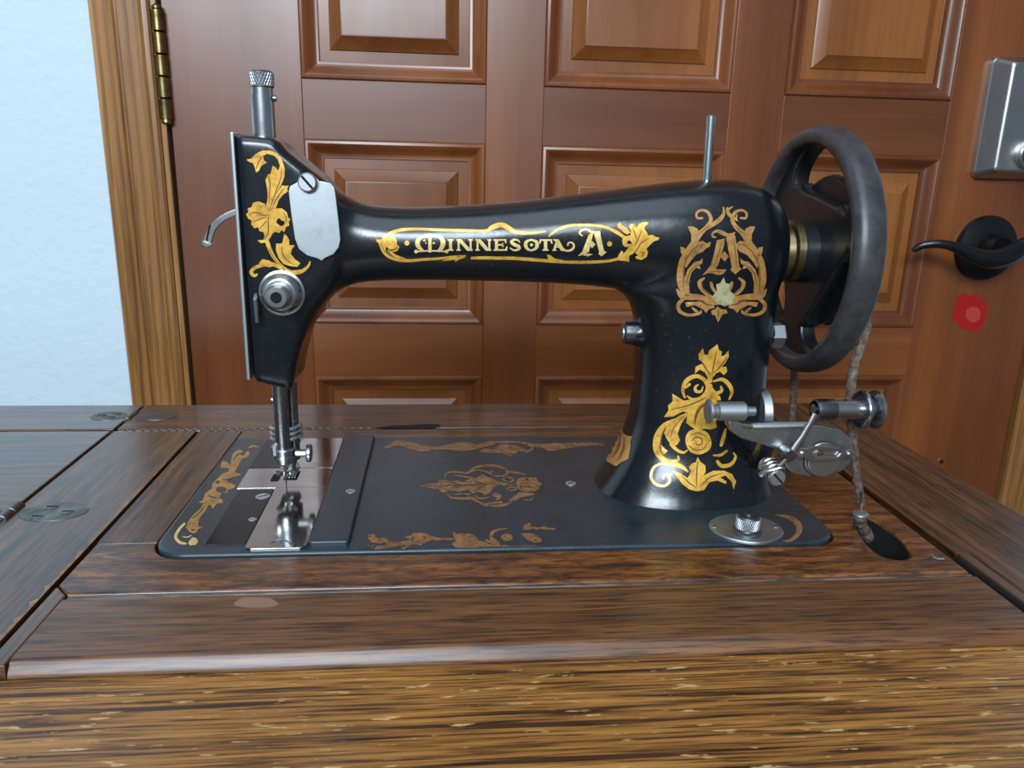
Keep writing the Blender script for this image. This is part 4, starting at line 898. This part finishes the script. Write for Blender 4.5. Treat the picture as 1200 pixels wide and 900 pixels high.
for mid in (80, 200, 320):
    h = []
    for k in range(36):
        c_, s_ = sup(2*PI*k/36, 2.0); th = math.radians(mid) + math.radians(46)*c_*(1 if s_ > 0 else .84); r = .0460 + (.0182 if s_ > 0 else .0125)*s_
        h.append((-r*math.cos(th), r*math.sin(th)))
    holes.append(h)
bm = plate([outer], holes, lambda u, v: Vector((WC.x+.0085, WC.y+u, WC.z+v)), Vector((-.0100, 0, 0)), .0028)
obj('wheel_web', bm, wheel_black, hw_, True)
lat('hub_disc', [(.0005, .0180), (.0010, .0290), (.0025, .0325), (.0080, .0330), (.0130, .0325), (.0150, .0300), (.0155, .010)], (WC.x, WC.y, WC.z), 'x', wheel_black, hw_, n=56)
lat('belt_pulley', [(.0070, .0430), (.0080, .0445), (.0095, .0405), (.0120, .0405), (.0135, .0445), (.0145, .0430)], (WC.x, WC.y, WC.z), 'x', wheel_black, hw_, n=64)
lat('hub_boss', [(-.0100, .0160), (-.0090, .0182), (.0000, .0186), (.0015, .0215)], (WC.x, WC.y, WC.z), 'x', wheel_black, hw_, n=44)
lat('brass_bushing', [(-.0205, .0120), (-.0200, .0150), (-.0150, .0158), (-.0140, .0184), (-.0098, .0188), (-.0092, .0168)], (WC.x, WC.y, WC.z), 'x', brass, hw_, n=44)
lat('wheel_shaft', [(-.046, .0130), (-.0195, .0126)], (WC.x, WC.y, WC.z), 'x', wheel_black, hw_, n=36)
lat('wheel_nut', [(.0145, .0120), (.0200, .0115), (.0220, .009)], (WC.x, WC.y, WC.z), 'x', nickel, hw_, n=36)
# --- bobbin winder
YB = .388; U = YB/908
bw = pxplate('bobbin_winder', [(853, 491), (862, 491), (870, 496), (884, 498), (900, 497), (940, 496), (962, 498), (985, 503), (997, 515), (1001, 530), (997, 545), (985, 554), (968, 559), (948, 560), (930, 556), (921, 548), (917, 538), (920, 531), (908, 526), (885, 519), (868, 514), (858, 507), (853, 499)], YB, .0050, grimy, .0012)
obj('arm_rib', tube([W(880, 499.5, YB), W(905, 499, YB), W(945, 498, YB)], [.0016, .0024, .0020], 10), nickel_dull, bw, True)
obj('mount_stem', tube([W(900, 510, YB+.004), W(893, 530, .41), W(884, 540, .43)], [.006, .0055, .005], 12), steel, bw, True)
# left spindle cup
v = W(828, 482, YB)
lat('spindle_cup', [(0, .0052), (.0007, .0066), (.0018, .0066), (.0026, .0040), (.0052, .0036), (.0062, .0050), (.0205, .0054), (.0215, .0044), (.0216, .0026), (.0268, .0026)], (v.x, YB, v.z), 'x', nickel_dull, bw)
# shaft, collar, pulley
v = W(954, 480, YB)
cb = lat('spindle_collar', [(0, .0044), (.0006, .0056), (.0030, .0060), (.0105, .0060), (.0115, .0054)], (v.x, YB, v.z), 'x', steel, bw)
lat('collar_bore', [(-.0001, .0034), (.0004, .0036)], (v.x, YB, v.z), 'x', hole_shade_m, cb)
lat('collar_ring', [(-.0006, .0046), (-.0006, .0034), (.0006, .0034), (.0010, .0046)], (v.x, YB, v.z), 'x', nickel, cb)
lat('spindle', [(.0110, .0053), (.0285, .0055)], (v.x, YB, v.z), 'x', nickel, bw)
lat('spindle_hole', [(0, .0010), (.0058, .0009)], (v.x+.0170, YB-.0002, v.z), 'z', hole_shade_m, bw, n=10)
pu = lat('friction_pulley', [(.0250, .0070), (.0262, .0102), (.0272, .0106), (.0282, .0100), (.0300, .0068), (.0318, .0068), (.0336, .0100), (.0344, .0106), (.0354, .0104), (.0358, .0090)], (v.x, YB, v.z), 'x', steel, bw, n=48)
for dx in (.0268, .0344): lat('pulley_rim', [(dx, .0103), (dx+.0004, .0108), (dx+.0010, .0108), (dx+.0014, .0103)], (v.x, YB, v.z), 'x', nickel, pu, n=48)
# cam disc with slotted follower
v = W(963, 538, YB)
cdk = lat('cam_disc', [(0, .0104), (.0014, .0104), (.0018, .0098), (.0034, .0094), (.0038, .0088)], (v.x, YB, v.z), 'y', grimy, bw, sgn=-1, n=44)
obj('disc_groove', lathe([(.0003, .0106), (.0009, .0107), (.0012, .0105)], (v.x, YB, v.z), 'y', 44, None, -1), hole_shade_m, cdk, True)
f_ = [(934, 530), (937, 525), (946, 526), (954, 523), (985, 524), (992, 529), (998, 527), (1001, 533), (997, 538), (988, 537), (982, 540), (952, 541), (944, 537), (936, 537)]
pxplate('slotted_follower', f_, YB-.0058, .0014, nickel, .0003, holes=[[(953, 530), (957, 527.5), (982, 528), (986, 531), (982, 535.5), (957, 536), (953, 533)]], parent=bw)
for px, py, r in ((940.5, 532, .0016), (995, 532.5, .0016)): v = W(px, py, YB-.0058); lat('rivet', [(0, r), (.0008, r), (.0014, r*.6)], (v.x, YB-.0056, v.z), 'y', nickel, bw, n=16, sgn=-1)
v = W(960, 532, YB-.0045); screw((v.x, YB-.0036, v.z), 'y', .0023, .0018, nickel, bw, slot=.4, sgn=-1)
# thread lever from the collar to its pivot
obj('thread_lever', tube([W(956, 485, YB-.0065), W(949, 497, YB-.0065), W(941, 511, YB-.0065), W(927, 533, YB-.0065)], [(.0011, .0020), (.0011, .0016), (.0012, .0018), (.0012, .0026)], 12), grimy, bw, True)
v = W(925, 533, YB-.0065); lat('lever_pivot', [(-.006, .0040), (.0002, .0040), (.0008, .0034), (.0016, .0028)], (v.x, YB-.0065, v.z), 'y', steel, bw, sgn=-1, n=24)
v = W(911, 560, YB-.010)
tn = screw((v.x, YB-.008, v.z), 'y', .0046, .0030, nickel_dull, bw, slot=-.8, sgn=-1, name='tension_screw')
v2_ = W(907, 548, YB-.002)
obj('tension_post', tube([W(900, 545, YB+.004), W(906, 553, YB-.004), W(911, 560, YB-.009)], [.0056, .0044, .0030], 16), nickel, bw, True)
for k in range(3):
    c_ = W(903+2.6*k, 547+3.6*k, YB-.0005-.0026*k); t_ = (W(911, 560, YB-.009)-W(900, 545, YB+.004)).normalized(); a1 = t_.cross(Vector((0, 0, 1))).normalized(); b1 = t_.cross(a1)
    obj('tension_ring', tube([c_+a1*.0054*math.cos(a)+b1*.0054*math.sin(a) for a in [2*PI*i/20 for i in range(21)]], .0007, 6), nickel, bw, True)
obj('spring_tail', tube([W(892, 557, YB-.007), W(895, 553, YB-.008), W(905, 551, YB-.010), W(914, 548, YB-.011), W(919, 549, YB-.011)], [.0018, .0013, .0009, .0008, .0007], 8), nickel, bw, True)
obj('link_arm', tube([W(913, 547, YB-.008), W(921, 538, YB-.007)], .0010, 8), nickel, bw, True)
obj('brass_rivet', tube([W(872, 500, YB-.0020), W(882, 500, YB-.0020)], .0007, 8), brass, bw, True)

# ---------------------------------------------------------------- leather drive belt
bt = tag(empty('drive_belt', (0, 0, 0)), 'frayed brown leather belt running down behind the wheel into the table slot', 'belt')
def rag_tube(pts, r, seed):
    rr = random.Random(seed); pts = cr([tuple(p) for p in pts], n=7)
    return tube([Vector(p) for p in pts], [(r*(1+rr.uniform(-.14, .14)), r*(1+rr.uniform(-.14, .14))) for _ in pts], 9)
BR = .0432; bxx = WC.x+.0108
near = [W(1009, 590, .403), W(1007, 578, .403), W(1003, 550, .403), W(1000, 520, .403), W(998, 490, .403), W(997, 460, .403), W(1001, 430, .404), W(1010, 402, .407), W(1016, 380, .410), Vector((bxx, WC.y-BR-.0005, WC.z-.02))]
loop = [Vector((bxx, WC.y-BR*math.cos(a), WC.z+BR*math.sin(a))) for a in [PI*k/14 for k in range(0, 15)]]
far = [W(931, 432, .505), W(930, 460, .505), W(928, 492, .506), W(926, 530, .508), P(925, 548, T-.03)]
obj('belt_strap', rag_tube(near+loop+far, .0026, 1), leather, bt, True)
obj('belt_end', rag_tube([P(1008, 604, T+.0070), P(1008, 612, T+.001), P(1013, 622, T-.006), P(1020, 632, T-.016), P(1024, 640, T-.05)], .0034, 2), leather, bt, True)
lat('belt_collar', [(0, .0036), (.0006, .0046), (.0016, .0044), (.0022, .0030)], tuple(P(1008, 604, T+.0070)), 'z', nickel_dull, bt, n=14)
obj('wire_staple', tube([W(1010, 576, .398), W(1010, 590, .398), P(1009, 600, T+.0085)], .0007, 6), nickel, bt, True)
